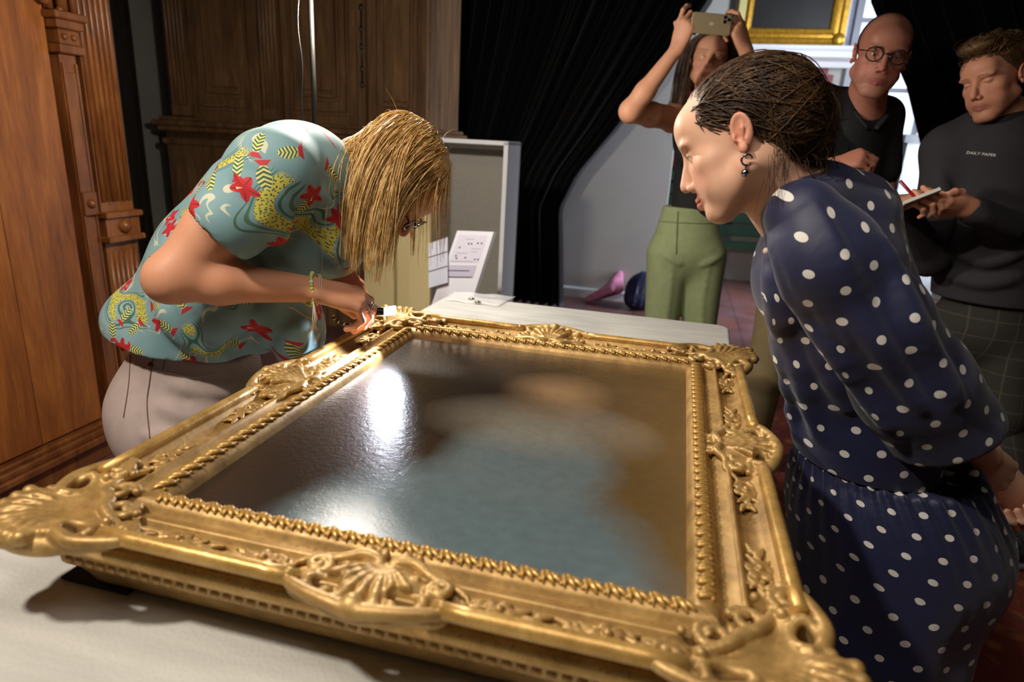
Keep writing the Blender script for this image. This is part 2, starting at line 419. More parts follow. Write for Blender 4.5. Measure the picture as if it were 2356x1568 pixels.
# ---- the lit room behind the curtain
YW = 4.78
xe = aty(1572, 160, YW)[0]
mb = MB(); mb.box((-1.3, YW, 0), (xe, YW+.12, 3.3)); tag(rbuild(mb, 'wall_back', PLASTER), kind='structure')
mb = MB(); mb.prism([(YW-.018, 0), (YW-.018, .075), (YW-.006, .09), (YW, .09), (YW, 0)], 0, -1.3, xe); tag(rbuild(mb, 'baseboard_back', WHITE), kind='structure')
YR = 6.4
mb = MB(); mb.box((-.2, YR, 0), (5.9, YR+.1, 3.3)); tag(rbuild(mb, 'wall_far', M('far_wall', (186, 184, 176), .8, var=.05, vscale=2)), kind='structure')
zr = aty(1700, 152, YR-.02)[2]; xr0 = aty(1556, 160, YR)[0]; xr1 = aty(1905, 160, YR)[0]
mb = MB(); mb.box((xr0-.2, YR-.03, .9), (xr1, YR, zr))
for k in range(6): x = xr0-.2+(xr1-xr0+.2)*(k+.5)/6; mb.box((x-.19, YR-.045, 1.0), (x+.19, YR-.03, zr-.06))
tag(rbuild(mb, 'trim_2', M('red_panelling', (112, 26, 24), .5, var=.1)), kind='structure')
mb = MB(); g0 = aty(1640, 500, YR-.3); g1 = aty(1760, 640, YR-.3)
gb = (g0[0]-.5, YR-.36, 0); gt = rthing('green_bench', gb, 'dark green slatted bench standing against the far red wall panelling', 'bench')
R_ = RT(gt, gb); GRN = M('dark_green', (22, 54, 36), .5)
mb = MB(); mb.box((g0[0]-.5, YR-.34, .38), (g1[0]+.6, YR-.05, .43)); R_('seat', GRN, mb)
for k in range(5):
    mb = MB(); mb.box((g0[0]-.5, YR-.10, .5+k*.13), (g1[0]+.6, YR-.07, .6+k*.13)); R_('slat', GRN, mb)
for x in (g0[0]-.45, g1[0]+.5):
    mb = MB(); mb.box((x, YR-.33, 0), (x+.05, YR-.06, .38)); mb.box((x, YR-.07, .38), (x+.05, YR-.05, 1.15)); R_('leg', GRN, mb)
# white cornice shelf under the far picture
c0 = aty(1590, 130, YR-.2); c1 = aty(1985, 140, YR-.2)
mb = MB(); z0 = c0[2]
mb.prism([(YR, z0-.06), (YR-.1, z0-.06), (YR-.12, z0-.01), (YR-.2, z0+.02), (YR-.2, z0+.07), (YR-.22, z0+.09), (YR-.22, z0+.12), (YR, z0+.12)], 0, c0[0], c1[0])
tag(rbuild(mb, 'trim_3', WHITE), kind='structure')

# far picture in a gold frame
q0 = aty(1686, 98, YR-.1); q1 = aty(1940, 104, YR-.1); zb = q0[2]-.01; xa, xb = q0[0], q1[0]; ht = 1.35
base = ((xa+xb)/2, YR-.06, zb)
fr = rthing('wall_picture', base, 'dark old painting in a plain gold frame hanging in the bright far room', 'picture'); R_ = RT(fr, base)
GOLD2 = M('far_gold', (198, 152, 52), .35, .7, var=.25, vscale=30)
wf = .15
prof = [(0, .0), (0, .03), (.3, .05), (.45, .035), (.6, .035), (.72, .055), (.9, .05), (1, .03), (1, 0)]
def rail(a, b, inn):                 # mitred rail between outer corners a,b; inn = inward vector
    mb = MB(); V = []
    a, b, inn = map(np.array, (a, b, inn)); t = nrm(b-a)
    for s_, P in ((1, a), (-1, b)):
        for u, h in prof: V.append(P+inn*u*wf+t*s_*u*wf+np.array([0, -h, 0]))
    n = len(prof); return mb.add(V, [(i, i+1, n+i+1, n+i) for i in range(n-1)])
cn = [(xa, YR-.06, zb), (xb, YR-.06, zb), (xb, YR-.06, zb+ht), (xa, YR-.06, zb+ht)]
for i, inn in enumerate(((0, 0, 1), (-1, 0, 0), (0, 0, -1), (1, 0, 0))): R_('frame_rail', GOLD2, rail(cn[i], cn[(i+1) % 4], inn))
for x in (xa+.05, xb-.05):
    for z in (zb+.05, zb+ht-.05):
        mb = MB(); mb.sphere((x, YR-.11, z), (.06, .03, .06), 10, 6); R_('corner_boss', GOLD2, mb, smooth=True)
mb = MB(); mb.box((xa+wf*.95, YR-.08, zb+wf*.95), (xb-wf*.95, YR-.07, zb+ht-wf*.95)); R_('canvas', M('dark_canvas', (26, 24, 22), .45, var=.5, vscale=3), mb)
mb = MB(); mb.box((xa-.02, YR-.06, zb-.02), (xb+.02, YR-.03, zb+ht+.02)); R_('back_board', WHITE, mb)
# pale balustrade panel behind the picture
mb = MB(); mb.box((xa-.03, YR-.03, zb-.14), (xb+.2, YR-.005, zb+ht+.1)); tag(rbuild(mb, 'trim_4', M('pale_blue_panel', (150, 160, 186), .6, var=.15, vscale=60)), kind='structure')
# cream door post left of the picture
e0 = aty(1690, 150, 5.6); mb = MB(); mb.box((e0[0]-.03, 5.56, 0), (e0[0]+.03, 5.64, 3.3)); tag(rbuild(mb, 'trim_5', M('cream_post', (190, 180, 120), .5)), kind='structure')

# window of the far room, seen between the two men
YWN = 6.36
w0 = aty(1985, 60, YWN); w1 = aty(2150, 600, YWN); wx0, wx1 = w0[0]-.05, w1[0]+.25; wz0, wz1 = .15, 3.2
wr = empty('window_1', room((wx0+wx1)/2, YWN, wz0), TH); wr['kind'] = 'structure'; R_ = RT(wr, ((wx0+wx1)/2, YWN, wz0))
m = N('window_daylight'); e = m.noise(m.map(m.coord(), scale=(2.5, 1, .8)), 1.4, 2)
m.P(Base__Color=(.0, .0, .0, 1), Emission__Color=m.ramp(e, [(.35, (.42, .55, .85, 1)), (.55, (.85, .92, 1, 1))]), Emission__Strength=1.9); DAY = m.m
nx, nz_ = 4, 5
for i in range(nx):
    for j in range(nz_):
        a = wx0+(wx1-wx0)*i/nx+.02; b = wx0+(wx1-wx0)*(i+1)/nx-.02; c = wz0+(wz1-wz0)*j/nz_+.02; d = wz0+(wz1-wz0)*(j+1)/nz_-.02
        mb = MB(); mb.box((a, YWN, c), (b, YWN+.01, d)); R_('pane', DAY, mb)
GREYP = M('grey_window_frame', (150, 154, 164), .5)
for i in range(nx+1):
    x = wx0+(wx1-wx0)*i/nx; mb = MB(); mb.box((x-.03, YWN-.04, wz0), (x+.03, YWN+.01, wz1)); R_('mullion', GREYP, mb)
for j in range(nz_+1):
    z = wz0+(wz1-wz0)*j/nz_; mb = MB(); mb.box((wx0, YWN-.03, z-.02), (wx1, YWN+.01, z+.02)); R_('glazing_bar', GREYP, mb)
# white railing post and dim sculpture-like plinth in front of that window
pw = aty(2052, 360, 5.3); base = (pw[0], 5.3, 0)
rt = rthing('white_railing', base, 'white upright railing in front of the bright far window', 'railing'); R_ = RT(rt, base)
for dx, wd_ in ((-.12, .03), (.0, .05), (.16, .03)):
    mb = MB(); mb.box((pw[0]+dx-wd_/2, 5.28, 0), (pw[0]+dx+wd_/2, 5.32, 1.62)); R_('post', WHITE, mb)
for z in (.55, 1.12):
    mb = MB(); mb.box((pw[0]-.25, 5.285, z), (pw[0]+.4, 5.315, z+.035)); R_('rail', WHITE, mb)
pk = aty(2118, 330, 5.0); base = (pk[0]+.02, 5.0, 0)
rt = rthing('grey_plinth', base, 'grey display plinth with a slanted top beside the white railing', 'plinth'); R_ = RT(rt, base)
mb = MB(); mb.prism([(pk[0]-.12, 0), (pk[0]+.3, 0), (pk[0]+.3, pk[2]-.02), (pk[0]-.12, pk[2]+.04)], 1, 4.9, 5.2); 
R_('body', M('plinth_grey', (96, 98, 100), .5, var=.2), mb)
mb = MB(); mb.box((pk[0]-.15, 4.88, pk[2]+.0), (pk[0]+.32, 5.22, pk[2]+.06)); R_('top', M('plinth_top', (52, 54, 56), .4), mb)

# ---- black curtains
CURT = M('black_velvet', (5, 5, 8), .95, var=.3, vscale=8, spec=.15, Sheen__Weight=.15)
def curtain(name, label, yl, edge, far, flip, seedv, zt=3.25, zb=.02, nf=17, amp=.055):
    zs = np.linspace(zb, zt, 44); nu = 160; V = []; r = np.random.default_rng(seedv); ph = r.uniform(0, 6, 4)
    for z in zs:
        xe_ = np.interp(z, [q[0] for q in edge], [q[1] for q in edge])
        for i in range(nu):
            t = i/(nu-1); x = far+(xe_-far)*t
            w = amp*(math.sin(2*math.pi*nf*t+ph[0])+.5*math.sin(2*math.pi*nf*2.3*t+ph[1]+z*.4))*(.75+.25*math.sin(z*1.3+9*t))
            V.append((x, yl+w+.05*math.sin(5*t+z), z))
    Fc = np.array([(j*nu+i, j*nu+i+1, (j+1)*nu+i+1, (j+1)*nu+i) for j in range(43) for i in range(nu-1)])
    V = np.array(V); b = np.array([(far+edge[0][1])/2, yl, 0]); me = mesh(name, V-b, Fc)
    o = link(name, me, CURT, smooth=True); o.location = room(*b); o.rotation_euler = (0, 0, TH)
    sm = o.modifiers.new('thick', 'SOLIDIFY'); sm.thickness = .006; tag(o, label, 'curtain'); return o
YC = 4.3
ed = [(inp[2], inp[0]) for inp in (aty(1297, 680, YC), aty(1296, 560, YC), aty(1294, 480, YC), aty(1335, 400, YC), aty(1420, 300, YC), aty(1520, 170, YC), aty(1600, 60, YC), aty(1640, 0, YC))]
ed.append((3.2, ed[-1][1]+.25)); ed.sort()
curtain('black_curtain', 'black curtain hanging behind the white display case, gathered to the left', YC, ed, -1.9, False, 3)
ed = [(inp[2], inp[0]) for inp in (aty(2180, 640, YC), aty(2165, 520, YC), aty(2130, 400, YC), aty(2115, 330, YC), aty(2085, 200, YC), aty(2030, 70, YC), aty(2002, 0, YC))]
ed.append((3.2, ed[-1][1]-.1)); ed.sort()
curtain('black_curtain', 'black curtain hanging behind the two men on the right', YC, ed, 5.6, True, 5, nf=22)

# ---- warm oak cupboard along the left wall (front faces the table)
XC = -1.92
base = (XC-.3, .4, 0)
cb = rthing('oak_cupboard', base, 'tall warm oak cupboard with carved pilaster and fluted columns on the left', 'cupboard'); R_ = RT(cb, base)
mb = MB(); mb.box((XC-.62, -1.2, .0), (XC-.03, 1.20, 2.6)); R_('body', WOOD_OAK2, mb)
# door planks (seams visible)
ys = [-1.1, -.62, -.15, .28, atx(18, 560, XC)[1], .962]
for i in range(5):
    mb = MB(); mb.box((XC-.03, ys[i]+.0012, .16), (XC-.004, ys[i+1]-.0012, 2.45), .0015); R_('door_board', WOOD_OAK, mb)
# base moulding: three stepped profiles
for k, (z0, z1, px) in enumerate(((0.0, .085, .02), (.085, .112, .055), (.112, .135, .04), (.135, .152, .022))):
    mb = MB(); mb.box((XC-.1, -1.2, z0), (XC+px, 1.02, z1), .004); R_('base_moulding', WOOD_OAK2, mb)
mb = MB(); mb.box((XC-.1, 1.02, 0), (XC+.045, 1.25, .16), .006); R_('pilaster_plinth', WOOD_OAK2, mb)
def at_z(px, py): return atx(px, py, XC)[2]
# slim inner column
c0, c1 = .985, 1.052; zcap = at_z(150, 125)
mb = MB(); mb.box((XC-.03, c0, .15), (XC+.012, c1, zcap), .003); mb.box((XC+.012, c0+.014, .2), (XC+.018, c1-.014, at_z(195, 440)-.03), .002)
mb.box((XC+.012, c0+.014, at_z(205, 500)), (XC+.018, c1-.014, zcap-.06), .002); mb.box((XC+.012, c0+.003, .16), (XC+.02, c0+.012, zcap-.03)); mb.box((XC+.012, c1-.012, .16), (XC+.02, c1-.003, zcap-.03))
R_('inner_column', WOOD_OAK2, mb)
for z in (at_z(199, 467), at_z(237, 737)):
    mb = MB(); mb.box((XC+.01, c0+.004, z-.045), (XC+.028, c1-.004, z+.045), .004); bl = R_('column_block', WOOD_OAK2, mb)
    mb = MB(); mb.sphere((XC+.03, (c0+c1)/2, z), .017, 12, 8); R_('boss', WOOD_OAK2, mb, bl, True)
z = zcap
for dz, hh, ex in ((0, .03, .012), (.03, .05, .0), (.08, .03, .014), (.11, .025, .026)):
    mb = MB(); mb.box((XC-.03, c0-.006-ex, z+dz), (XC+.03+ex, c1+.006+ex, z+dz+hh), .004); cp = R_('capital', WOOD_OAK2, mb)
for y in (c0+.015, c1-.015):
    mb = MB(); mb.sphere((XC+.032, y, z+.055), .011, 10, 6); R_('capital_rosette', WOOD_OAK2, mb, cp, True)
# carved arch springing from the capital towards the left
zs = z+.14; arc = []
for k in range(17):
    a = math.pi/2*k/16*1.15; arc.append((XC+.015, c1-.03-.52*(1-math.cos(a)), zs+.62*math.sin(a)))
arc = np.array(arc)
for off, rr in ((.0, .018), (.055, .012), (-.05, .012)):
    P = arc.copy(); P[:, 1] += -off*.9; mb = MB(); mb.tube(P, rr, 8); R_('arch_moulding', WOOD_OAK2, mb, smooth=True)
for k, P in enumerate(spline(arc, 3)[::2]):
    mb = MB(); mb.sphere(P+np.array([.018, -.028, 0]), .0115, 8, 6); R_('arch_bead', WOOD_OAK2, mb, smooth=True)
for k, P in enumerate(spline(arc, 2)[1::2]):
    mb = MB(); mb.sphere(P+np.array([.012, -.075, .0]), (.016, .022, .03), 9, 6); R_('arch_leaf', WOOD_OAK2, mb, smooth=True)
# fluted pilaster
f0, f1 = 1.066, 1.222; zb0 = at_z(268, 545); zb1 = at_z(265, 490)
mb = MB(); mb.box((XC-.03, f0, .15), (XC+.02, f1, 2.5)); R_('pilaster', WOOD_OAK2, mb)
for k in range(6):
    y = f0+.016+(f1-f0-.032)*k/5
    mb = MB(); mb.tube([(XC+.02, y, zb1+.05), (XC+.02, y, 2.45)], .0095, 8); R_('flute', WOOD_OAK2, mb, smooth=True)
    mb = MB(); mb.tube([(XC+.02, y, .42), (XC+.02, y, zb0-.05)], .0095, 8); R_('flute', WOOD_OAK2, mb, smooth=True)
mb = MB(); mb.box((XC, f0-.004, zb0), (XC+.04, f1+.004, zb1), .004); bl = R_('pilaster_block', WOOD_OAK2, mb)
for zz in (zb0, zb1): mb = MB(); mb.box((XC, f0-.012, zz-.012), (XC+.055, f1+.012, zz+.012), .004); R_('block_moulding', WOOD_OAK2, mb, bl)
mb = MB(); mb.sphere((XC+.045, (f0+f1)/2, (zb0+zb1)/2), .026, 14, 9); R_('boss', WOOD_OAK2, mb, bl, True)

# ---- dark carved cabinet at the back
YB = 3.0; xl0 = aty(372, 330, YB)[0]; xl1 = aty(986, 200, YB)[0]; zl = 1.33
base = ((xl0+xl1)/2, YB+.3, 0)
cb = rthing('carved_cabinet', base, 'dark carved walnut cabinet with panelled doors standing behind the lamp', 'cabinet'); R_ = RT(cb, base)
mb = MB(); mb.box((xl0+.03, YB+.02, 0), (xl1, YB+.6, zl-.05)); R_('lower_body', WOOD_DARK, mb)
for k, (z0, z1, ex) in enumerate(((zl-.14, zl-.10, .02), (zl-.10, zl-.05, .0), (zl-.05, zl-.015, .035), (zl-.015, zl+.02, .06), (zl+.02, zl+.045, .03))):
    mb = MB(); mb.box((xl0+.03-ex, YB+.02-ex, z0), (xl1+ex, YB+.6, z1), .006); R_('waist_moulding', WOOD_DARK, mb)
mb = MB(); mb.box((xl0+.05, YB+.06, zl+.03), (xl1-.01, YB+.6, 2.7)); R_('upper_body', WOOD_DARK, mb)
zd = aty(700, 285, YB)[2]
def px2x(px, py=150): return aty(px, py, YB)[0]
# pilasters with reeds
for pa, pb in ((598, 640), (386, 430)):
    a, b = px2x(pa), px2x(pb); mb = MB(); mb.box((a, YB-.0, zl+.05), (b, YB+.07, 2.65), .006); R_('pilaster', WOOD_DARK, mb)
    for k in range(5):
        x = a+(b-a)*(k+.5)/5; mb = MB(); mb.tube([(x, YB, zl+.12), (x, YB, 2.6)], (b-a)*.07, 6); R_('reed', WOOD_DARK, mb, smooth=True)
def door(x0, x1):
    mb = MB(); mb.box((x0, YB+.01, zd), (x1, YB+.05, 2.6), .004); d = R_('door', WOOD_DARK, mb)
    w = x1-x0
    for ins, dp in ((.09, .012), (.13, .022), (.22, .014), (.26, .028)):   # nested raised frames of the panel
        a, b, c, e = x0+w*ins, x1-w*ins, zd+w*ins*1.25, 2.6-w*ins; t = .014
        mb = MB(); mb.box((a, YB+.01-dp, c), (b, YB+.02, c+t)); mb.box((a, YB+.01-dp, c+t), (a+t, YB+.02, e)); mb.box((b-t, YB+.01-dp, c+t), (b, YB+.02, e)); R_('panel_moulding', WOOD_DARK, mb, d)
    mb = MB(); mb.box((x0+w*.30, YB-.008, zd+w*.40), (x1-w*.30, YB+.02, 2.5), .006); R_('panel', WOOD_DARK, mb, d)
door(px2x(648), px2x(818)); door(px2x(845), px2x(980)); door(px2x(436), px2x(592))
a = px2x(826); mb = MB(); mb.box((a-.006, YB-.012, zd), (px2x(842), YB+.05, 2.6), .004); R_('door_stile', WOOD_DARK, mb)
mb = MB(); zz = aty(838, 100, YB)[2]; xx = px2x(836)
mb.tube([(xx, YB-.02, zz-.24), (xx, YB-.02, zz+.22)], .006, 6)
for dz in (-.24, -.15, -.02, .08, .2): mb.sphere((xx, YB-.022, zz+dz), (.014, .01, .02), 8, 6)
R_('lock_bolt', M('old_iron', (70, 70, 74), .4, .8), mb, smooth=True)

# ---- lamp stand with LED head behind the table
pt = at(714, 0, .92); pbm = at(727, 310, .92)
base = (pt[0], pt[1], 0); ls = empty('lamp_stand', base); tag(ls, 'slim black lamp stand with cable behind the blonde woman', 'lamp')
mb = MB(); mb.tube([(0, 0, .02), (0, 0, 1.25)], .0095, 10); R0 = mb.build('lower_pole', BLACKM, ls, smooth=True)
mb = MB(); mb.tube([(0, 0, 1.24), (0, 0, 1.86)], .0075, 10); mb.build('upper_pole', M('steel_pole', (40, 39, 35), .4, .5), ls, smooth=True)
mb = MB(); mb.lathe([(.015, 1.22), (.017, 1.23), (.017, 1.27), (.013, 1.28)], n=14); mb.build('collar', BLACKM, ls, smooth=True)
for k in range(3):
    a = k*2.094+.5; mb = MB(); mb.tube([(0, 0, .32), (math.cos(a)*.24, math.sin(a)*.24, .015)], .009, 8); mb.build('leg', BLACKM, ls, smooth=True)
hx, hy, hz = LAMP[0]-base[0], LAMP[1]-base[1], LAMP[2]
mb = MB(); mb.tube([(0, 0, 1.84), (hx*.5, hy*.5, 1.83), (hx, hy, hz+.07)], .008, 8); mb.build('arm', BLACKM, ls, smooth=True)
mb = MB(); mb.lathe([(.05, hz), (.06, hz+.01), (.06, hz+.045), (.035, hz+.075), (.02, hz+.08)], (hx, hy, 0), 20); hd = mb.build('lamp_head', BLACKM, ls, smooth=True)
m = N('led'); m.P(Base__Color=(1, 1, 1, 1), Emission__Color=(1, .93, .82, 1), Emission__Strength=30); LED = m.m
mb = MB(); mb.lathe([(.001, hz-.004), (.044, hz-.004), (.046, hz+.002)], (hx, hy, 0), 20); mb.build('led_disc', LED, hd)
cab = spline([(-.012, 0, 1.8), (-.035, -.005, 1.62), (-.028, -.004, 1.5), (-.034, -.004, 1.36), (-.012, -.002, 1.15), (-.01, 0, .8)], 6)
mb = MB(); mb.tube(cab, .0022, 5); mb.build('cable', BLACKM, ls, smooth=True)

# ---- table with foam sheet
TX0, TX1, TY0, TY1, TZ = -.575, .50, -1.25, 1.245, .765
FOAM = N('white_foam'); v = FOAM.coord(); n1 = FOAM.noise(v, 90, 3); n2 = FOAM.noise(FOAM.map(v, scale=(1, 6, 1)), 5, 4)
vo = FOAM.add('ShaderNodeTexVoronoi', Vector=v, Scale=160).outputs[0]
FOAM.P(Base__Color=FOAM.ramp(n2, [(.3, srgb(180, 178, 172)), (.7, srgb(198, 196, 190))]), Roughness=.55, Subsurface__Weight=.0)
FOAM.bump(FOAM.math('ADD', FOAM.math('MULTIPLY', vo, .6), FOAM.math('MULTIPLY', n2, 1.5)), .25, .004)
def rr_poly(x0, y0, x1, y1, r, n=8):
    out = []
    for cx, cy, a0 in ((x1-r, y1-r, 0), (x0+r, y1-r, 90), (x0+r, y0+r, 180), (x1-r, y0+r, 270)):
        for k in range(n+1): a = math.radians(a0+90*k/n); out.append((cx+r*math.cos(a), cy+r*math.sin(a)))
    return out
def slab(poly_in, z0, z1, b):        # rounded-edge slab from a shrinking outline
    mb = MB(); V = []; n = None
    x0, y0, x1, y1, r = poly_in; rings = []
    for k in range(4): a = math.pi/2*k/3; rings.append((b*(1-math.sin(a)), z0+b*(1-math.cos(a))))
    for k in range(4): a = math.pi/2*k/3; rings.append((b*(1-math.cos(a)), z1-b*(1-math.sin(a))))
    for ins, z in rings:
        P = rr_poly(x0+ins, y0+ins, x1-ins, y1-ins, r-ins*.5); n = len(P); V += [(x, y, z) for x, y in P]
    Fc = [(j*n+i, j*n+(i+1) % n, (j+1)*n+(i+1) % n, (j+1)*n+i) for j in range(7) for i in range(n)]
    Fc += [tuple(range(n-1, -1, -1)), tuple(7*n+i for i in range(n))]; return mb.add(V, Fc)
SHEAR = lambda mb: (setattr(mb, 'v', [(x+.036*(y-1.245), y, z) for x, y, z in mb.v]), mb)[1]
TX0, TX1 = -.537, .476
base = ((TX0+TX1)/2, (TY0+TY1)/2, 0)
tb = rthing('work_table', base, 'work table under the white foam sheet', 'table'); R_ = RT(tb, base)
mb = slab((TX0+.02, TY0+.02, TX1-.02, TY1-.02, .05), TZ-.055, TZ-.022, .008); SHEAR(mb); R_('table_top', M('table_grey', (70, 66, 62), .5), mb)
for x in (TX0+.1, TX1-.1):
    for y in (TY0+.12, TY1-.12): mb = MB(); mb.box((x-.025, y-.025, 0), (x+.025, y+.025, TZ-.05), .004); SHEAR(mb); R_('leg', BLACKM, mb)
o = rbuild(SHEAR(slab((TX0, TY0, TX1, TY1, .045), TZ-.022, TZ, .010)), 'foam_sheet', FOAM.m, (0, 0, TZ-.022), smooth=False)
for p in o.data.polygons: p.use_smooth = len(p.vertices) == 4
tag(o, 'white foam sheet covering the table under the gilded frame', 'foam sheet')
# second foam layer at the back end with a small plastic bag of screws on it
bz = TZ; bpx = inroom(atz(1040, 690, bz)); bq = inroom(atz(1190, 700, bz))
m = N('clear_plastic'); m.P(Base__Color=(.9, .9, .9, 1), Roughness=.12, Transmission__Weight=.0, Alpha=.32); PLA = m.m
o1 = inroom(atz(1022, 692, TZ)); o2 = inroom(atz(1148, 706, TZ)); o3 = inroom(atz(1186, 684, TZ)); o4 = inroom(atz(1042, 672, TZ))
mb = MB(); nu_ = 14; V = []
for j in range(nu_+1):
    for i in range(nu_+1):
        u, w = i/nu_, j/nu_; p = (o1*(1-u)+o2*u)*(1-w)+(o4*(1-u)+o3*u)*w
        V.append((p[0], p[1], TZ+.003+.004*math.sin(7*u+3*w)**2+.003*math.sin(9*w)**2*(u*(1-u)*4)))
mb.add(V, [(j*(nu_+1)+i, j*(nu_+1)+i+1, (j+1)*(nu_+1)+i+1, (j+1)*(nu_+1)+i) for j in range(nu_) for i in range(nu_)])
b = (o1+o3)/2; o = rbuild(mb, 'plastic_bag', PLA, (b[0], b[1], TZ), smooth=True); sm = o.modifiers.new('thick', 'SOLIDIFY'); sm.thickness = .0006
tag(o, 'small clear plastic bag holding screws at the back of the table', 'bag')
SCREW = M('screw_steel', (90, 88, 70), .3, .9)
for i, (px, py) in enumerate(((1085, 686), (1099, 693))):
    p = inroom(atz(px, py, TZ+.012)); mb = MB()
    for a in (0.3, 1.9, 3.2): mb.tube([(p[0], p[1], TZ+.01), (p[0]+.012*math.cos(a), p[1]+.012*math.sin(a), TZ+.011)], .0035, 6)
    mb.lathe([(.006, TZ+.008), (.007, TZ+.012), (.004, TZ+.016)], (p[0], p[1], 0), 10)
    o = rbuild(mb, 'screw', SCREW, (p[0], p[1], TZ+.006)); tag(o, ('left' if i == 0 else 'right')+' one of the two small metal screws in the plastic bag', 'screw', 'screws in the plastic bag')

# ---- beige boards, white display case and slanted text panel behind the table
YP = 1.95
def slabbox(px0, px1, py, yl, th):    # standing board between two image columns
    a = aty(px0, py, yl); b = aty(px1, py, yl); return a[0], b[0], a[2]
for i, (p0, p1, yl, lab) in enumerate(((833, 905, YP, 'leftmost tall beige board standing behind the blonde woman'), (903, 942, YP+.05, 'narrow middle beige board standing behind the blonde woman'), (942, 994, YP-.01, 'rightmost beige board standing next to the slanted text panel'))):
    x0, x1, zt = slabbox(p0, p1, 305, yl, .02)
    mb = MB(); mb.box((x0, yl, 0), (x1, yl+.03, zt), .003); tag(rbuild(mb, 'beige_board', BEIGE, ((x0+x1)/2, yl, 0)), lab, 'board', 'beige boards behind the table')
YS = 2.25
x0 = aty(990, 400, YS)[0]; x1 = aty(1173, 330, YS)[0]; zt = aty(1172, 326, YS)[2]
base = ((x0+x1)/2, YS, 0); cs = rthing('display_case', base, 'white display case with open grey front in front of the black curtain', 'display case'); R_ = RT(cs, base)
GREYI = M('case_grey', (150, 145, 134), .7, var=.06, vscale=120)
mb = MB(); mb.box((x0, YS+.22, 0), (x1, YS+.24, zt)); R_('back_panel', GREYI, mb)
mb = MB(); mb.box((x1-.022, YS-.03, 0), (x1, YS+.22, zt), .003); R_('side_panel', WHITE, mb)
mb = MB(); mb.box((x0, YS-.03, 0), (x0+.022, YS+.22, zt), .003); R_('side_panel', WHITE, mb)
mb = MB(); mb.box((x0, YS-.03, zt-.02), (x1, YS+.22, zt+.002), .003); R_('top_panel', WHITE, mb)
mb = MB(); mb.box((x1-.05, YS+.16, 0), (x1-.022, YS+.22, zt-.02)); mb.box((x0, YS+.16, zt-.045), (x1-.05, YS+.22, zt-.02)); R_('inner_rebate', M('case_rebate', (200, 198, 196), .5), mb)
# slanted panel: a thick white board leaning to the left, with print
Y0 = 1.72
def PQ(px, py): return aty(px, py, Y0)
TL, TR, BRr, BLl = PQ(1052, 530), PQ(1136, 533), PQ(1082, 705), PQ(985, 705)
lean = .22                              # the top leans away
for q in (TL, TR): q[1] += 0
base = ((BLl[0]+BRr[0])/2, Y0, 0); pn = rthing('text_panel', base, 'slanted white information panel with printed diagrams behind the table', 'sign'); R_ = RT(pn, base)
dn = (BRr-TR); dn = dn/np.linalg.norm(dn); ext = .25
BR2 = BRr+dn*ext; BL2 = BLl+dn*ext; mb = MB(); off = np.array([0, .016, 0])
V = [TL, TR, BR2, BL2]+[q+off+np.array([.008, 0, -.004]) for q in (TL, TR, BR2, BL2)]
mb.add(V, [(3, 2, 1, 0), (4, 5, 6, 7), (0, 1, 5, 4), (1, 2, 6, 5), (2, 3, 7, 6), (3, 0, 4, 7)]); R_('board', M('panel_white', (226, 224, 232), .45), mb)
mb = MB(); xb_ = (BL2[0]+BR2[0])/2; mb.box((xb_-.02, Y0+.02, .02), (xb_+.02, Y0+.05, (TL[2]+BL2[2])/2-.05)); mb.box((xb_-.15, Y0-.1, 0), (xb_+.15, Y0+.18, .02), .004); R_('stand', WHITE, mb)
def pq(u, w): return (TL*(1-u)+TR*u)*(1-w)+(BLl*(1-u)+BRr*u)*w+np.array([0, -.0015, 0])
INK = M('print_ink', (70, 68, 84), .6); PAPER = M('printed_sheet', (214, 210, 224), .5)
def patch(name, u0, w0, u1, w1, mat, dz=0.0, par=None):
    e = np.array([0, -dz, 0]); mb = MB(); mb.add([pq(u0, w0)+e, pq(u1, w0)+e, pq(u1, w1)+e, pq(u0, w1)+e], [(3, 2, 1, 0)]); return R_(name, mat, mb, par)
sh = patch('printed_sheet', .1, .05, .86, .40, PAPER); s2 = patch('printed_sheet', .12, .44, .84, .60, M('sheet_grey', (192, 186, 204), .5))
for (u, w) in ((.42, .15), (.5, .15), (.66, .14), (.76, .14), (.22, .2), (.24, .34), (.2, .31), (.72, .35), (.8, .35), (.46, .33)):
    patch('printed_mark', u, w, u+.04, w+.02, INK, .001, sh)
for (u0, u1, w) in ((.3, .55, .1), (.55, .8, .22), (.58, .74, .26), (.2, .5, .28), (.15, .7, .385)): patch('printed_line', u0, w, u1, w+.005, M('print_grey', (150, 148, 168), .6), .001, sh)
for (u0, u1, w) in ((.15, .7, .505), (.2, .82, .59)): patch('printed_line', u0, w, u1, w+.012, INK, .001, s2)
# folded leaflet hanging beside it
mb = MB(); l0, l1, l2, l3 = [aty(px, py, 1.7) for px, py in ((986, 560), (1030, 545), (1030, 650), (986, 662))]
mb.add([l0, l1, l2, l3]+[q+np.array([0, .004, 0]) for q in (l0, l1, l2, l3)], [(3, 2, 1, 0), (4, 5, 6, 7), (0, 1, 5, 4), (1, 2, 6, 5), (2, 3, 7, 6), (3, 0, 4, 7)])
for t_ in (.35, .62): pass
o = rbuild(mb, 'white_leaflet', M('leaflet_white', (206, 208, 222), .5), l3); tag(o, 'small white printed sheet hanging between the beige boards and the slanted panel', 'paper')
for t_ in (.3, .62):
    a = l0*(1-t_)+l3*t_; b_ = l1*(1-t_)+l2*t_; mb = MB(); e = np.array([0, -.0015, 0]); d_ = np.array([0, 0, -.004])
    mb.add([a+e, b_+e, b_+e+d_, a+e+d_], [(3, 2, 1, 0)]); link('printed_line', mesh('printed_line', np.array(mb.v)-l3, mb.f), INK, o)

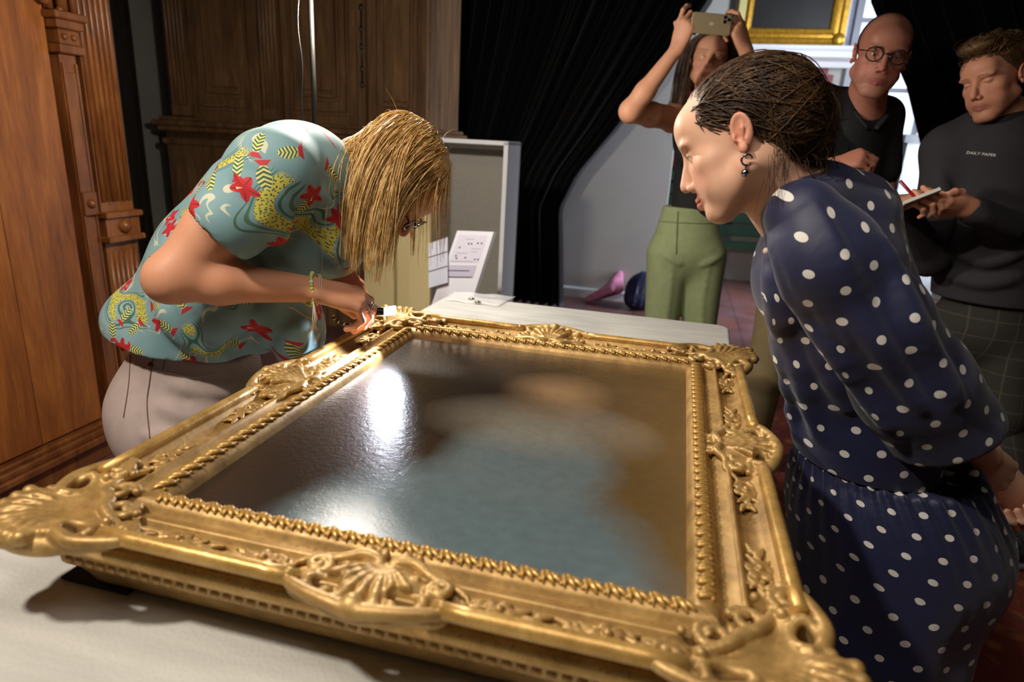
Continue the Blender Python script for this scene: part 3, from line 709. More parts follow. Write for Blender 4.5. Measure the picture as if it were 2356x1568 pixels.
# ---- bag and jacket on the floor by the white wall
v3_ = lambda *a: np.array(a, float)
p0 = atz(1455, 705, 0)+v3_(.07, -.05, 0); NAVY = M('navy_nylon', (24, 28, 62), .5, var=.25, vscale=15, bump=.3, bscale=25, bdist=.01)
s = SDF(); s.ell((0, 0, .15), (.16, .11, .17), .04); s.ell((.07, .02, .12), (.14, .1, .13), .05); s.ell((-.05, -.05, .09), (.12, .08, .09), .04)
s.ell((.1, -.02, .25), (.05, .04, .06), .04); s.plane((0, 0, .004), (0, 0, -1))
for k in range(4): s.chain(spline([(-.1+k*.06, -.13, .05), (-.08+k*.05, -.1, .2), (-.03+k*.04, 0, .33)], 4), .007, .02)
o = solid(s, 'backpack', NAVY, .012); o.location = p0; tag(o, 'dark navy bag lying on the floor beside the white wall', 'bag')
p1 = atz(1418, 690, 0)+v3_(-.10, -.12, 0); s = SDF(); r = np.random.default_rng(4)
for k in range(7):
    a = k*.9; s.chain(spline([(-.17+.03*k, -.02-.02*k, .03+.02*k), (-.06+.02*k, -.03+.01*k, .07+.022*k), (.1, .02*k-.04, .13+.02*k)], 4), [.03]*9, .02)
s.plane((0, 0, .004), (0, 0, -1))
o = solid(s, 'pink_jacket', M('pink_cloth', (190, 118, 150), .8, var=.15, vscale=12), .012); o.location = p1; tag(o, 'crumpled pink jacket on the floor next to the navy bag', 'jacket')
# red patterned rug on the floor at right
m = N('persian_rug'); v = m.coord(); n1 = m.noise(v, 9, 5, .6, 1.5); vo = m.add('ShaderNodeTexVoronoi', Vector=v, Scale=11).outputs[0]
m.P(Base__Color=m.mix(m.ramp(vo, [(.25, (0, 0, 0, 1)), (.4, (1, 1, 1, 1))]), m.ramp(n1, [(.4, srgb(150, 86, 40)), (.6, srgb(96, 40, 26))]), srgb(110, 40, 26)), Roughness=.95)
mb = MB(); mb.box((.75, -1.6, 0), (3.0, 3.4, .008)); tag(rbuild(mb, 'patterned_rug', m.m, (1.9, .9, 0)), 'reddish brown patterned rug on the floor under the people at right', 'rug')

# ================================================================== GILDED FRAME WITH PAINTING
SX, SY, PZ = .3235, .400, .860            # half sight size, height of the picture plane
def goldmat(name, a, b, c, rough, dirt=.5):
    m = N(name); v = m.coord(); n1 = m.noise(v, 22, 6, .65, .4); n2 = m.noise(v, 140, 4, .6); n3 = m.noise(m.map(v, loc=(3, 1, 2)), 7, 5, .6, .6)
    col = m.ramp(n1, [(.3, srgb(*a)), (.5, srgb(*b)), (.7, srgb(*c))])
    col = m.mix(m.ramp(n3, [(.52, (0, 0, 0, 1)), (.72, (dirt, dirt, dirt, 1))]), col, srgb(92, 62, 34))
    m.P(Base__Color=col, Metallic=.4, Roughness=m.ramp(n2, [(.3, (rough-.08,)*3+(1,)), (.7, (rough+.14,)*3+(1,))]))
    wv = m.add('ShaderNodeTexWave', Vector=m.map(v, rot=(0, 0, .78)), Scale=170, Distortion=1.0).outputs[1]
    m.bump(m.math('ADD', m.math('MULTIPLY', n2, .8), m.math('MULTIPLY', wv, .25)), .22, .0012); return m.m
GOLD = goldmat('old_gilding', (142, 111, 62), (172, 136, 80), (196, 161, 100), .42)
GOLDB = goldmat('bright_gilding', (162, 124, 62), (190, 150, 82), (212, 174, 106), .30, .3)
ROOT = empty('framed_painting', room(0, 0, .772), TH)
tag(ROOT, 'large ornate gilded frame holding an old painting, lying flat on the foam covered table', 'painting')
FZ = .772                                 # base of the frame: parts are given in room axes minus this height
def fp(name, mat, V, Fc, parent=None, smooth=True):
    V = np.array(V, float); V[:, 2] -= FZ; return link(name, mesh(name, V, Fc), mat, parent or ROOT, smooth=smooth)
PROF = [(-.004, .859), (-.001, .867), (.003, .874), (.009, .878), (.016, .8795), (.023, .878), (.029, .873), (.0315, .865), (.034, .8635), (.0365, .869), (.038, .8705), (.051, .8715),
        (.052, .876), (.055, .878), (.058, .876), (.059, .871), (.064, .867), (.070, .8645), (.077, .8645), (.083, .867), (.089, .872), (.0935, .879), (.096, .881), (.0985, .879),
        (.098, .872), (.094, .866), (.089, .861), (.0875, .857), (.091, .854), (.095, .848), (.0955, .842), (.093, .836), (.088, .832), (.0855, .829), (.085, .815), (.082, .810),
        (.078, .806), (.072, .800), (.066, .788), (.062, .777), (.058, .772), (.0, .772)]
def corner(t, i):                         # the four corners of an outline t outside the sight edge
    sx, sy = ((-1, -1), (1, -1), (1, 1), (-1, 1))[i]; return (sx*(SX+t), sy*(SY+t))
SIDES = []
for i in range(4):
    V = []; n = len(PROF)
    nseg = 24
    for k in range(nseg+1):
        for t, z in PROF:
            a = np.array(corner(t, i)); b = np.array(corner(t, (i+1) % 4)); q = a+(b-a)*k/nseg; V.append((q[0], q[1], z))
    Fc = np.array([(k*n+j, (k+1)*n+j, (k+1)*n+j+1, k*n+j+1) for k in range(nseg) for j in range(n-1)])
    SIDES.append(fp('moulding', GOLD, V, Fc))
# canvas: a plain stand-in with broad colour fields under old varnish
m = N('varnished_canvas'); v = m.coord(); sp = m.sep(v); X, Y = sp[0], sp[1]
wob = m.noise(v, 4, 4, .6); wob2 = m.noise(v, 11, 4, .6)
def field(cx, cy, rx, ry, soft, rot=0.0, wv=.25):
    q = m.map(m.vmath('SUBTRACT', v, (cx, cy, 0)), scale=(1/rx, 1/ry, 0), rot=(0, 0, 0)) if not rot else m.map(m.map(m.vmath('SUBTRACT', v, (cx, cy, 0)), rot=(0, 0, rot)), scale=(1/rx, 1/ry, 0))
    d = m.math('ADD', m.vmath('LENGTH', q), m.math('MULTIPLY', m.math('SUBTRACT', wob2, .5), wv))
    return m.math('DIVIDE', m.math('SUBTRACT', 1+soft, d), 2*soft, clamp=True)
g = m.math('ADD', m.math('MULTIPLY', X, 1.25), m.math('ADD', m.math('MULTIPLY', wob, .5), m.math('MULTIPLY', Y, -.35)))
col = m.ramp(g, [(.12, srgb(38, 28, 20)), (.3, srgb(58, 44, 27)), (.55, srgb(108, 84, 44)), (.8, srgb(112, 88, 48))])
col = m.mix(field(.055, -.40, .235, .24, .16), col, srgb(104, 122, 128))
col = m.mix(field(.085, -.13, .125, .13, .25), col, srgb(112, 126, 130))
col = m.mix(m.math('MULTIPLY', field(.075, .01, .14, .085, .6), .7), col, srgb(166, 158, 142))
col = m.mix(m.math('MULTIPLY', field(.075, .16, .07, .08, .7), .65), col, srgb(168, 134, 98))
fine = m.noise(v, 260, 5, .6); canv = m.noise(m.map(v, scale=(1, 1, 1)), 90, 4, .6)
m.P(Base__Color=m.mix(m.math('MULTIPLY', m.noise(v, 60, 4), .35), col, srgb(30, 22, 15)), Roughness=.33, Specular__IOR__Level=.5, Coat__Weight=.8, Coat__Roughness=.13, Coat__IOR=1.5)
hh = m.math('ADD', m.math('MULTIPLY', fine, .5), m.math('MULTIPLY', canv, .8))
bn = m.add('ShaderNodeBump', Height=hh, Strength=.5, Distance=.0018); m.P(Normal=bn.outputs[0], Coat__Normal=bn.outputs[0]); CANV = m.m
cv = fp('canvas', CANV, [(-SX-.012, -SY-.012, PZ), (SX+.012, -SY-.012, PZ), (SX+.012, SY+.012, PZ), (-SX-.012, SY+.012, PZ), (-SX-.012, -SY-.012, PZ-.02), (SX+.012, -SY-.012, PZ-.02), (SX+.012, SY+.012, PZ-.02), (-SX-.012, SY+.012, PZ-.02)],
        [(0, 1, 2, 3), (7, 6, 5, 4), (4, 5, 1, 0), (5, 6, 2, 1), (6, 7, 3, 2), (7, 4, 0, 3)], smooth=False)
cv['label'] = 'varnished canvas in brown, blue-grey and cream fields'
# straight outer bead between the cartouches
def side_frame(i):                       # origin at the middle of a side's sight edge, s along, t outward
    o = ((0, -SY), (SX, 0), (0, SY), (-SX, 0))[i]; s = ((1, 0), (0, 1), (-1, 0), (0, -1))[i]; t = ((0, -1), (1, 0), (0, 1), (-1, 0))[i]
    return np.array(o), np.array(s), np.array(t)
for i in range(4):
    o, s_, t_ = side_frame(i); L = (SX, SY, SX, SY)[i]
    for a, b in ((-(L-.005), -.075), (.075, L-.005)):
        P = [np.append(o+s_*(a+(b-a)*k/6)+t_*.1045, .884) for k in range(7)]
        V, Fc = tube(P, .0095, 12); fp('outer_bead', GOLDB, V, Fc, SIDES[i])

for i in range(4):                        # broad half-round under the rail
    a, b = np.array(corner(.0835, i)), np.array(corner(.0835, (i+1) % 4)); P = [np.append(a+(b-a)*k/10, .8435) for k in range(11)]
    V, Fc = tube(P, .0145, 14); fp('torus_moulding', GOLDB, V, Fc, SIDES[i])
def spiral(c, r0, a0, turns, r1=.3, z=0.0, dz=0.0, n=14):
    out = []
    for k in range(n+1):
        u = k/n; a = a0+2*math.pi*turns*u; r = r0*(1-u*(1-r1)); out.append((c[0]+r*math.cos(a), c[1]+r*math.sin(a), z+dz*u))
    return out
def pierce(s, c, d, ln, r):               # oval hole through the carving along direction d
    c = np.array(c, float); d = np.array(d, float)
    for a in (-.5, 0, .5):
        q = c+d*ln*a; s.cone((q[0], q[1], -.06), (q[0], q[1], .08), r, r, .004, 's')
def rim(s, c, d, ln, r, z, rr):
    c = np.array(c, float); d = np.array(d, float); e = np.array([-d[1], d[0]]); P = []
    for k in range(15):
        a = 2*math.pi*k/14; q = c+d*(math.cos(a)*(ln*.5+r))+e*(math.sin(a)*r); P.append((q[0], q[1], z+.004*math.cos(2*a)))
    s.chain(P, rr, .004)
# corner cartouche; u, v are outward from the sight corner, z above the picture plane
s = SDF()
s.ell((.080, .080, .008), (.058, .058, .019), .012)
s.ell((.118, .070, .012), (.022, .058, .014), .014); s.ell((.070, .118, .012), (.058, .022, .014), .014)
s.ell((.128, .128, .014), (.024, .024, .013), .014)
s.ell((.098, .012, .012), (.022, .034, .013), .012); s.ell((.012, .098, .012), (.034, .022, .013), .012)
s.ell((.074, .074, .05), (.036, .036, .031), .012, 's')
for k in range(9):                        # shell flutes
    a = math.radians(8+74*k/8); R0 = .026; R1 = .090+.012*math.sin(math.radians(k*90/4)); c = np.array([.052, .052])
    d = np.array([math.cos(a), math.sin(a)]); P = [np.append(c+d*(R0+(R1-R0)*t), .013+.014*t*t+.006*math.sin(t*3.1)) for t in np.linspace(0, 1, 6)]
    s.chain(P, np.linspace(.0032, .0072, 6), .003)
    q = P[-1]; s.ell(q+np.array([0, 0, .001]), (.0075, .0075, .0065), .003)
for c, d in (((.106, .030), (0, 1)), ((.030, .106), (1, 0))):
    pierce(s, c, d, .014, .0105); rim(s, c, d, .016, .014, .022, .0048)
for f in (lambda p: p, lambda p: (p[1], p[0], p[2])):
    F_ = lambda P: [f(q) for q in P]
    s.chain(F_(spiral((.094, -.022), .017, 2.2, 1.35, .25, .021, .004)), np.linspace(.0055, .0035, 15), .003)
    s.chain(F_(spline([(.118, .045, .024), (.126, .015, .024), (.118, -.016, .024), (.104, -.040, .023), (.090, -.046, .02)], 4)), np.linspace(.0075, .005, 17), .004)
    s.chain(F_(spiral((.052, .020), .018, -2.6, 1.2, .3, .017, .005)), np.linspace(.006, .0035, 15), .003)
    s.chain(F_(spline([(.045, .045, .02), (.062, .035, .024), (.074, .012, .02), (.080, -.02, .014), (.072, -.046, .012)], 4)), np.linspace(.006, .003, 17), .004)
    s.chain(F_(spline([(.145, .108, .02), (.149, .088, .022), (.140, .062, .024)], 4)), np.linspace(.0065, .004, 9), .004)
    for (x, y, r) in ((.138, .100, .0075), (.124, .052, .006), (.086, .006, .006), (.062, -.012, .005)): s.ell(f((x, y, .026)), r, .003)
    for k in range(3):
        s.chain(F_(spline([(.106, .068+k*.012, .026), (.122, .072+k*.014, .03), (.138, .070+k*.017, .026), (.147, .074+k*.018, .018)], 3)), np.linspace(.004, .003, 10), .003)
    s.chain(F_(spline([(.064, -.05, .010), (.072, -.07, .009), (.068, -.09, .008)], 4)), .0025, .003)
    for (x, y, a) in ((.060, -.066, .6), (.078, -.072, -.5), (.062, -.088, .3), (.075, -.092, -.3)): s.ell(f((x, y, .009)), (.0055, .011, .004) if f((1, 0, 0))[0] else (.011, .0055, .004), .003)
s.ell((.136, .136, .028), (.010, .010, .008), .004); s.ell((.046, .046, .022), (.009, .009, .007), .004)
Vc, Qc = s.surf(.0017); Vc = relax(Vc, Qc, 1)
cme = mesh('corner_cartouche', Vc, Qc)
for i in range(4):                        # one carved corner, mirrored into all four
    sx, sy = ((-1, -1), (1, -1), (1, 1), (-1, 1))[i]
    o = link('corner_cartouche', cme, GOLD, ROOT, smooth=(i == 0)); o.location = (sx*SX, sy*SY, PZ-FZ); o.scale = (sx, sy, 1)
# centre cartouche; s along the side, t outward
s = SDF()
s.ell((0, .078, .008), (.062, .040, .017), .012); s.ell((0, .110, .012), (.052, .022, .013), .012)
s.ell((.058, .100, .010), (.032, .016, .012), .01); s.ell((-.058, .100, .010), (.032, .016, .012), .01)
for k in range(7):
    a = math.radians(50+80*k/6); c = np.array([0, .044]); d = np.array([math.cos(a), math.sin(a)]); R1 = .086-.010*abs(k-3)/3
    P = [np.append(c+d*(.010+(R1-.010)*t), .015+.013*math.sin(t*2.2)) for t in np.linspace(0, 1, 6)]
    s.chain(P, np.linspace(.0035, .0072, 6), .0025)
for g_ in (1, -1):
    pierce(s, (g_*.042, .103), (1, 0), .014, .010); rim(s, (g_*.042, .103), (1, 0), .016, .0135, .021, .0045)
    s.chain([(g_*x, y, z) for x, y, z in spline([(.0, .134, .026), (.026, .130, .027), (.056, .122, .026), (.078, .112, .024), (.090, .098, .02)], 4)], np.linspace(.0075, .005, 17), .004)
    s.chain([(g_*x, y, z) for x, y, z in spiral((.070, .070), .016, 1.2, 1.3, .25, .014, .006)], np.linspace(.0058, .0034, 15), .003)
    s.chain([(g_*x, y, z) for x, y, z in spline([(.008, .046, .02), (.03, .040, .02), (.052, .052, .018), (.075, .052, .014), (.098, .066, .012)], 4)], np.linspace(.006, .003, 17), .004)
    s.chain([(g_*x, y, z) for x, y, z in spiral((.022, .030), .013, 2.0, 1.2, .3, .014, .004)], np.linspace(.005, .003, 15), .003)
    for (x, y, r) in ((.020, .128, .008), (.084, .104, .008), (.062, .086, .006), (.040, .062, .005)): s.ell((g_*x, y, .026 if r > .007 else .018), r, .003)
    s.chain([(g_*x, y, z) for x, y, z in spline([(.1, .07, .010), (.118, .078, .008), (.134, .072, .007)], 4)], .0026, .003)
    for (x, y) in ((.112, .066), (.118, .086), (.128, .066), (.138, .080)): s.ell((g_*x, y, .0085), (.011, .0055, .004), .003)
s.ell((0, .128, .031), (.010, .010, .009), .004)
Vm, Qm = s.surf(.0017); Vm = relax(Vm, Qm, 1)
mme = mesh('centre_cartouche', Vm*np.array([1, -1, 1]), Qm[:, ::-1])     # s along x, outward along -y
for i in range(4):
    o, s_, t_ = side_frame(i); ob = link('centre_cartouche', mme, GOLD, ROOT, smooth=(i == 0)); ob.location = (o[0], o[1], PZ-FZ); ob.rotation_euler = (0, 0, math.atan2(s_[1], s_[0]))
# flower spray lying in the cove on each side of every cartouche
s = SDF()
s.chain(spline([(0, .076, .009), (.02, .070, .009), (.042, .080, .010), (.066, .074, .009)], 4), np.linspace(.003, .002, 13), .003)
for k in range(5):
    a = 2*math.pi*k/5; s.ell((.030+.011*math.cos(a), .076+.011*math.sin(a), .011), (.0075, .0075, .004), .002)
s.ell((.030, .076, .015), .005, .002)
for (x, y, a) in ((.008, .086, .5), (.012, .064, -.6), (.050, .088, .7), (.054, .068, -.6), (.072, .082, .4), (.076, .068, -.3), (.066, .076, 0)):
    d = np.array([math.cos(a), math.sin(a), 0]); s.cone(np.array([x, y, .009])-d*.007, np.array([x, y, .010])+d*.007, .0048, .0022, .002)
Vs, Qs = s.surf(.0017)
sme = mesh('flower_spray', Vs*np.array([1, -1, 1]), Qs[:, ::-1])
for i in range(4):
    o, s_, t_ = side_frame(i); L = (SX, SY, SX, SY)[i]
    for s0, g_ in ((.105, 1), (-.105, -1), (L-.05, -1), (-(L-.05), 1)):
        q = o+s_*s0; ob = link('flower_spray', sme, GOLD, SIDES[i], smooth=True); ob.location = (q[0], q[1], PZ+.0015-FZ); ob.rotation_euler = (0, 0, math.atan2(s_[1], s_[0])); ob.scale = (g_, 1, 1)
# carved leaf border next to the canvas
mb = MB()
for a, ln, off, w_ in ((.95, .0125, 0, .0046), (.6, .0115, .0065, .0036), (1.35, .0110, -.0065, .0036)):
    d = np.array([math.cos(a), math.sin(a), 0]); c = np.array([off, .015, .0005]); P = [c+d*ln*t+np.array([0, 0, .0028*(1-t*t)]) for t in np.linspace(-1, 1, 6)]
    mb.tube(P, np.array([.35, .8, 1, .95, .7, .25])*w_, 6)
mb.sphere((-.008, .021, .001), .003, 7, 5); mb.sphere((.008, .008, .0), .0026, 7, 5)
leafA = mesh('carved_leaf', mb.v, mb.f); leafA.materials.append(GOLDB); leafA.polygons.foreach_set('use_smooth', [True]*len(leafA.polygons))
for i in range(4):
    o, s_, t_ = side_frame(i); L = (SX, SY, SX, SY)[i]; n = int(round(2*L/.0235)); ang = math.atan2(s_[1], s_[0])
    for k in range(n):
        q = o+s_*(-L+2*L*(k+.5)/n); ob = bpy.data.objects.new('carved_leaf', leafA); scn.collection.objects.link(ob); ob.parent = SIDES[i]
        ob.location = (q[0], q[1], .8785-FZ); ob.rotation_euler = (0, 0, ang); ob.scale = (1, -1, 1) if k % 2 else (1, -1, 1)
# ribbed band under the rail (gadroons)
mb = MB(); mb.sphere((0, 0, 0), (.0058, .0045, .0060), 8, 6); gad = mesh('gadroon', mb.v, mb.f); gad.materials.append(GOLD); gad.polygons.foreach_set('use_smooth', [True]*len(gad.polygons))
for i in range(4):
    o, s_, t_ = side_frame(i); L = (SX, SY, SX, SY)[i]+.08; n = int(round(2*L/.0155)) if i == 0 else int(round(2*L/.024)); ang = math.atan2(s_[1], s_[0])
    for k in range(n):
        q = o+s_*(-L+2*L*(k+.5)/n)+t_*.0850; ob = bpy.data.objects.new('gadroon', gad); scn.collection.objects.link(ob); ob.parent = SIDES[i]
        ob.location = (q[0], q[1], .8205-FZ); ob.rotation_euler = (0, 0, ang)
# black felt blocks the frame rests on
FELT = M('black_felt', (20, 20, 22), .9)
for j, (x, y, lab) in enumerate(((-.39, -.44, 'black padded block under the front left corner of the gilded frame'), (.36, -.44, 'black padded block under the front right corner of the gilded frame'),
                                 (-.36, .42, 'black padded block under the back left corner of the gilded frame'), (.36, .42, 'black padded block under the back right corner of the gilded frame'))):
    mb = MB(); mb.box((x-.05, y-.025, TZ), (x+.05, y+.025, FZ), .002); tag(rbuild(mb, 'felt_block', FELT, (x, y, TZ)), lab, 'block', 'blocks under the frame')

# ================================================================== PEOPLE: shared builders
def skinmat(name, rough=.52):
    m = N(name); c = m.attr('paint'); n = m.noise(m.coord(), 60, 4, .6); n2 = m.noise(m.coord(), 700, 3)
    m.P(Base__Color=m.mix(m.math('MULTIPLY', n, .22), c, m.mix(.5, c, srgb(196, 96, 74))), Roughness=rough)
    m.set(m.b, 'Specular__IOR__Level', .35); m.P(Subsurface__Weight=.12, Subsurface__Radius=(.012, .005, .003), Subsurface__Scale=.6)
    m.bump(n2, .12, .0008); return m.m
SKIN = skinmat('skin')
def v3(*a): return np.array(a, float)
def head(s, Mx, org, sc=1.0, male=0.0, lf=1.0, lid=.5, mouth=0.0, nose=1.0, lips=0.0):
    """head of a person into SDF s; local axes: x left, y forward, z up, origin between the ears"""
    s.frame(Mx, org, sc); z = lambda q: q if q > -.03 else -.03+(q+.03)*lf
    s.ell((0, -.010, .045), (.073, .097, .080), .02)
    s.ell((0, .028, -.012), (.061, .064, .082*(.5+.5*lf)), .03)
    s.ell((0, .050, z(-.050)), (.043, .044, .046), .02)
    for x in (-1, 1):
        s.cone((x*.054, .004, z(-.050)), (x*.020, .066, z(-.098)), .017+.003*male, .017, .022)
        s.ell((x*.045, .052, -.014), (.020, .022, .018), .018)
        s.ell((x*.040, .050, z(-.052)), (.020, .024, .024), .02)
    s.ell((0, .072, z(-.098)), (.021+.004*male, .020, .017), .016)
    s.ell((0, .070, .052), (.050, .024, .030), .03)                       # forehead
    for x in (-1, 1):
        s.ell((x*.033, .097, .011), (.019, .017, .012), .014, 's')        # socket
        s.ell((x*.028, .080, .028), (.028, .011+.003*male, .008), .010)   # brow
        s.ell((x*.031, .0725, .010), (.0142, .0142, .0135), .003)         # lids
        s.cone((x*.0185, .0895, .009-.006*lid), (x*.0435, .0815, .009-.006*lid), .0044*(1.2-lid), .0038*(1.2-lid), .001, 's')
    s.cone((0, .088, .018), (0, .1075, -.024), .0072, .0098*nose, .010)   # nose
    s.ell((0, .1085, -.0285), (.0098*nose, .0098, .0085), .004)
    for x in (-1, 1):
        s.ell((x*.0115*nose, .0985, -.034), (.0072, .0088, .0068), .004)
        s.ell((x*.0062, .1035, -.0415), (.0038, .0055, .0035), .002, 's')
    for x in (-1, 1):
        s.cone((x*.024, .0815, z(-.0655)), (x*.004, .0925-.002*male+.0040*lips, z(-.0617)), .0028, .0048*(1-.35*male+.15*lips), .006); s.cone((x*.021, .0815, z(-.069)), (0, .0915-.003*male+.0035*lips, z(-.0722-.001*lips)), .0032, .0058*(1-.35*male+.15*lips), .006)
    P = [(-.025, .0835, z(-.0665+mouth)), (-.013, .0935, z(-.0668)), (0, .0978-.003*male+.004*lips, z(-.0664)), (.013, .0935, z(-.0668)), (.025, .0835, z(-.0665+mouth))]
    s.chain(P, .0014, .0012, op='s')
    for x in (-1, 1):                                                    # ear
        A = rotm((0, 1, .15), (x*.25, -.2, 1))
        s.ell((x*.0765, -.010, .004), (.0070, .0165, .0275), .004, rot=A)
        s.ell((x*.0840, -.0105, .008), (.0060, .0115, .0195), .0025, 's', rot=A)
        s.ell((x*.0785, -.004, -.022), (.0052, .0072, .0080), .003)
        s.chain([(x*.0795, -.016, .020), (x*.0805, -.0125, .006), (x*.0795, -.008, -.008)], [.0022, .0030, .0022], .003)
        s.ell((x*.0790, .0025, -.004), (.0040, .0038, .0062), .003)
        s.ell((x*.0815, -.0035, -.005), (.0065, .0048, .0058), .002, 's')
    s.frame(); return z
def headpaint(V, C, Mx, org, sc, lf, lip, brow, browc, cheek=(.0, 0, 0), stubble=None):
    L = ((V-org)@np.asarray(Mx).T)/sc; x, y, z0 = L.T; z = np.where(z0 > -.03, z0, -.03+(z0+.03)/lf)
    near = (np.abs(x) < .10) & (y > -.12) & (z > -.14) & (z < .15)
    def bl(w, col):
        w = (w*near)[:, None]; C[:] = C*(1-w)+np.array(col)*w
    ch = np.exp(-(((np.abs(x)-.043)/.020)**2+((z+.030)/.022)**2))*(y > .03); bl(.40*ch, cheek)
    nt = np.exp(-((x/.012)**2+((z+.03)/.012)**2))*(y > .095); bl(.30*nt, cheek)
    if stubble is not None:
        st = np.clip((-z-.040)/.02, 0, 1)*np.clip((y-.005)/.02, 0, 1)*np.clip((.115+z)/.02+.9, 0, 1); bl(.5*st, stubble)
    lw = np.clip(1.25-np.sqrt((x/.024)**2+((z+.0665)/.0105)**2), 0, .25)/.25*(y > .080); bl(lw*.8, lip)
    bz = .0265+.004*np.clip(1-((np.abs(x)-.030)/.018)**2, -1, 1); w = np.clip(1-np.abs(z-bz)/.0042, 0, 1)*np.clip((.020-np.abs(np.abs(x)-.030))/.006, 0, 1)*(y > .055); bl(w*brow, browc)
    la = np.clip(1-np.abs(z-.0065)/.0022, 0, 1)*np.clip((.014-np.abs(np.abs(x)-.031))/.003, 0, 1)*(y > .06); bl(la*.85, np.array(browc)*.4)
    er = np.clip((np.abs(x)-.066)/.008, 0, 1)*(y < .02); bl(.45*er, cheek)
    return C
def eyes(parent, Mx, org, sc, gaze, iris=(70, 90, 110)):
    Mx = np.asarray(Mx); m = eyes.mat.get(iris)
    if m is None:
        n = N('eye_%d_%d_%d' % iris); n.P(Base__Color=n.attr('paint'), Roughness=.08); m = eyes.mat[iris] = n.m
    for x in (-1, 1):
        mb = MB(); mb.sphere((0, 0, 0), .0122*sc, 20, 14); me = mesh('eyeball', mb.v, mb.f); V = np.array(mb.v)
        g = nrm(np.asarray(gaze))@Mx; a = np.arccos(np.clip((V/np.linalg.norm(V, axis=1)[:, None])@g, -1, 1))
        C = np.tile(np.array(srgb(215, 205, 198)[:3]), (len(V), 1)); C[a < .52] = srgb(*iris)[:3]; C[a < .26] = (.004, .004, .004)
        at_ = me.color_attributes.new('paint', 'FLOAT_COLOR', 'POINT'); at_.data.foreach_set('color', np.concatenate([C, np.ones((len(C), 1))], 1).astype(np.float32).ravel())
        o = link('eyeball', me, m, parent, smooth=True); o.location = (np.array([x*.031, .0725, .009])*sc)@Mx+org-np.array(parent.location)
eyes.mat = {}
FING = [(.0275, .088, .0, (.041, .025, .021), .0088), (.009, .094, .003, (.045, .029, .022), .0090), (-.0105, .089, .001, (.042, .027, .021), .0086), (-.0285, .079, -.003, (.033, .020, .018), .0077)]
def hand(s, wrist, d, n, right, curls, thumb=None, sc=1.0, spread=(.10, .03, -.04, -.12)):
    """right/left hand: d towards the fingers, n out of the back of the hand; curls = 4 x (mcp, pip, dip) degrees"""
    d = nrm(d); n = nrm(np.asarray(n, float)-d*np.dot(n, d)); t = np.cross(n, d)*(1 if right else -1)
    Mx = np.array([t, d, n]); s.frame(Mx, wrist, sc); tips = []
    for i, (x, y, z, ln, r) in enumerate(FING):
        s.cone((x*.45, -.004, 0), (x, y, z), .0155, .0118, .012)
    s.ell((0, .045, -.004), (.034, .045, .013), .012)
    for i, (x, y, z, ln, r) in enumerate(FING):
        a = 0.0; p = np.array([x, y, z]); c = curls[i]; rr = r*1.06
        for k in range(3):
            a += math.radians(c[k]); q = p+ln[k]*np.array([math.sin(spread[i])*math.cos(a), math.cos(a)*math.cos(spread[i]), -math.sin(a)])
            s.cone(p, q, rr, rr*.92, .0032 if k else .006); rr *= .93; p = q
        tips.append(s.w(p))
    th = thumb or [(.020, .016, -.010), (.044, .048, -.020), (.052, .078, -.024), (.050, .102, -.026)]
    s.chain(th, [.0145, .0125, .0108, .0088], .008, .004); tips.append(s.w(th[-1])); s.frame(); return Mx, tips
def arm(s, sh, el, wr, ru=.048, re=.041, rf=.040, rw=.026, k=.03):
    sh, el, wr = map(np.asarray, (sh, el, wr)); s.cone(sh, sh*.45+el*.55, ru, ru*.98, k); s.cone(sh*.45+el*.55, el, ru*.96, re, .02)
    m = el*.68+wr*.32; s.cone(el, m, re, rf, .02); s.cone(m, wr, rf, rw, .02)
def person(base, label):
    o = empty('person', base); tag(o, label, 'person'); return o
def pt_box(pts, pad): P = np.array(pts); return P.min(0)-pad, P.max(0)+pad
def psolid(s, name, mat, h, root, **kw):
    o = solid(s, name, mat, h, root, **kw); o.location = -np.array(root.location); return o
def pmb(mb, name, mat, root, smooth=True, parent=None):
    o = mb.build(name, mat, parent or root, smooth=smooth)
    if parent is None: o.location = -np.array(root.location)
    return o
def hairmat(name, a, b, c, rough=.46):
    m = N(name); v = m.coord(); n1 = m.noise(v, 45, 4, .6); n2 = m.noise(m.map(v, scale=(1, 1, .25)), 300, 3)
    f = m.math('ADD', m.math('MULTIPLY', n1, .55), m.math('MULTIPLY', n2, .45))
    m.P(Base__Color=m.ramp(f, [(.34, srgb(*a)), (.5, srgb(*b)), (.66, srgb(*c))]), Roughness=rough, Specular__IOR__Level=.35); m.bump(n2, .25, .001); return m.m
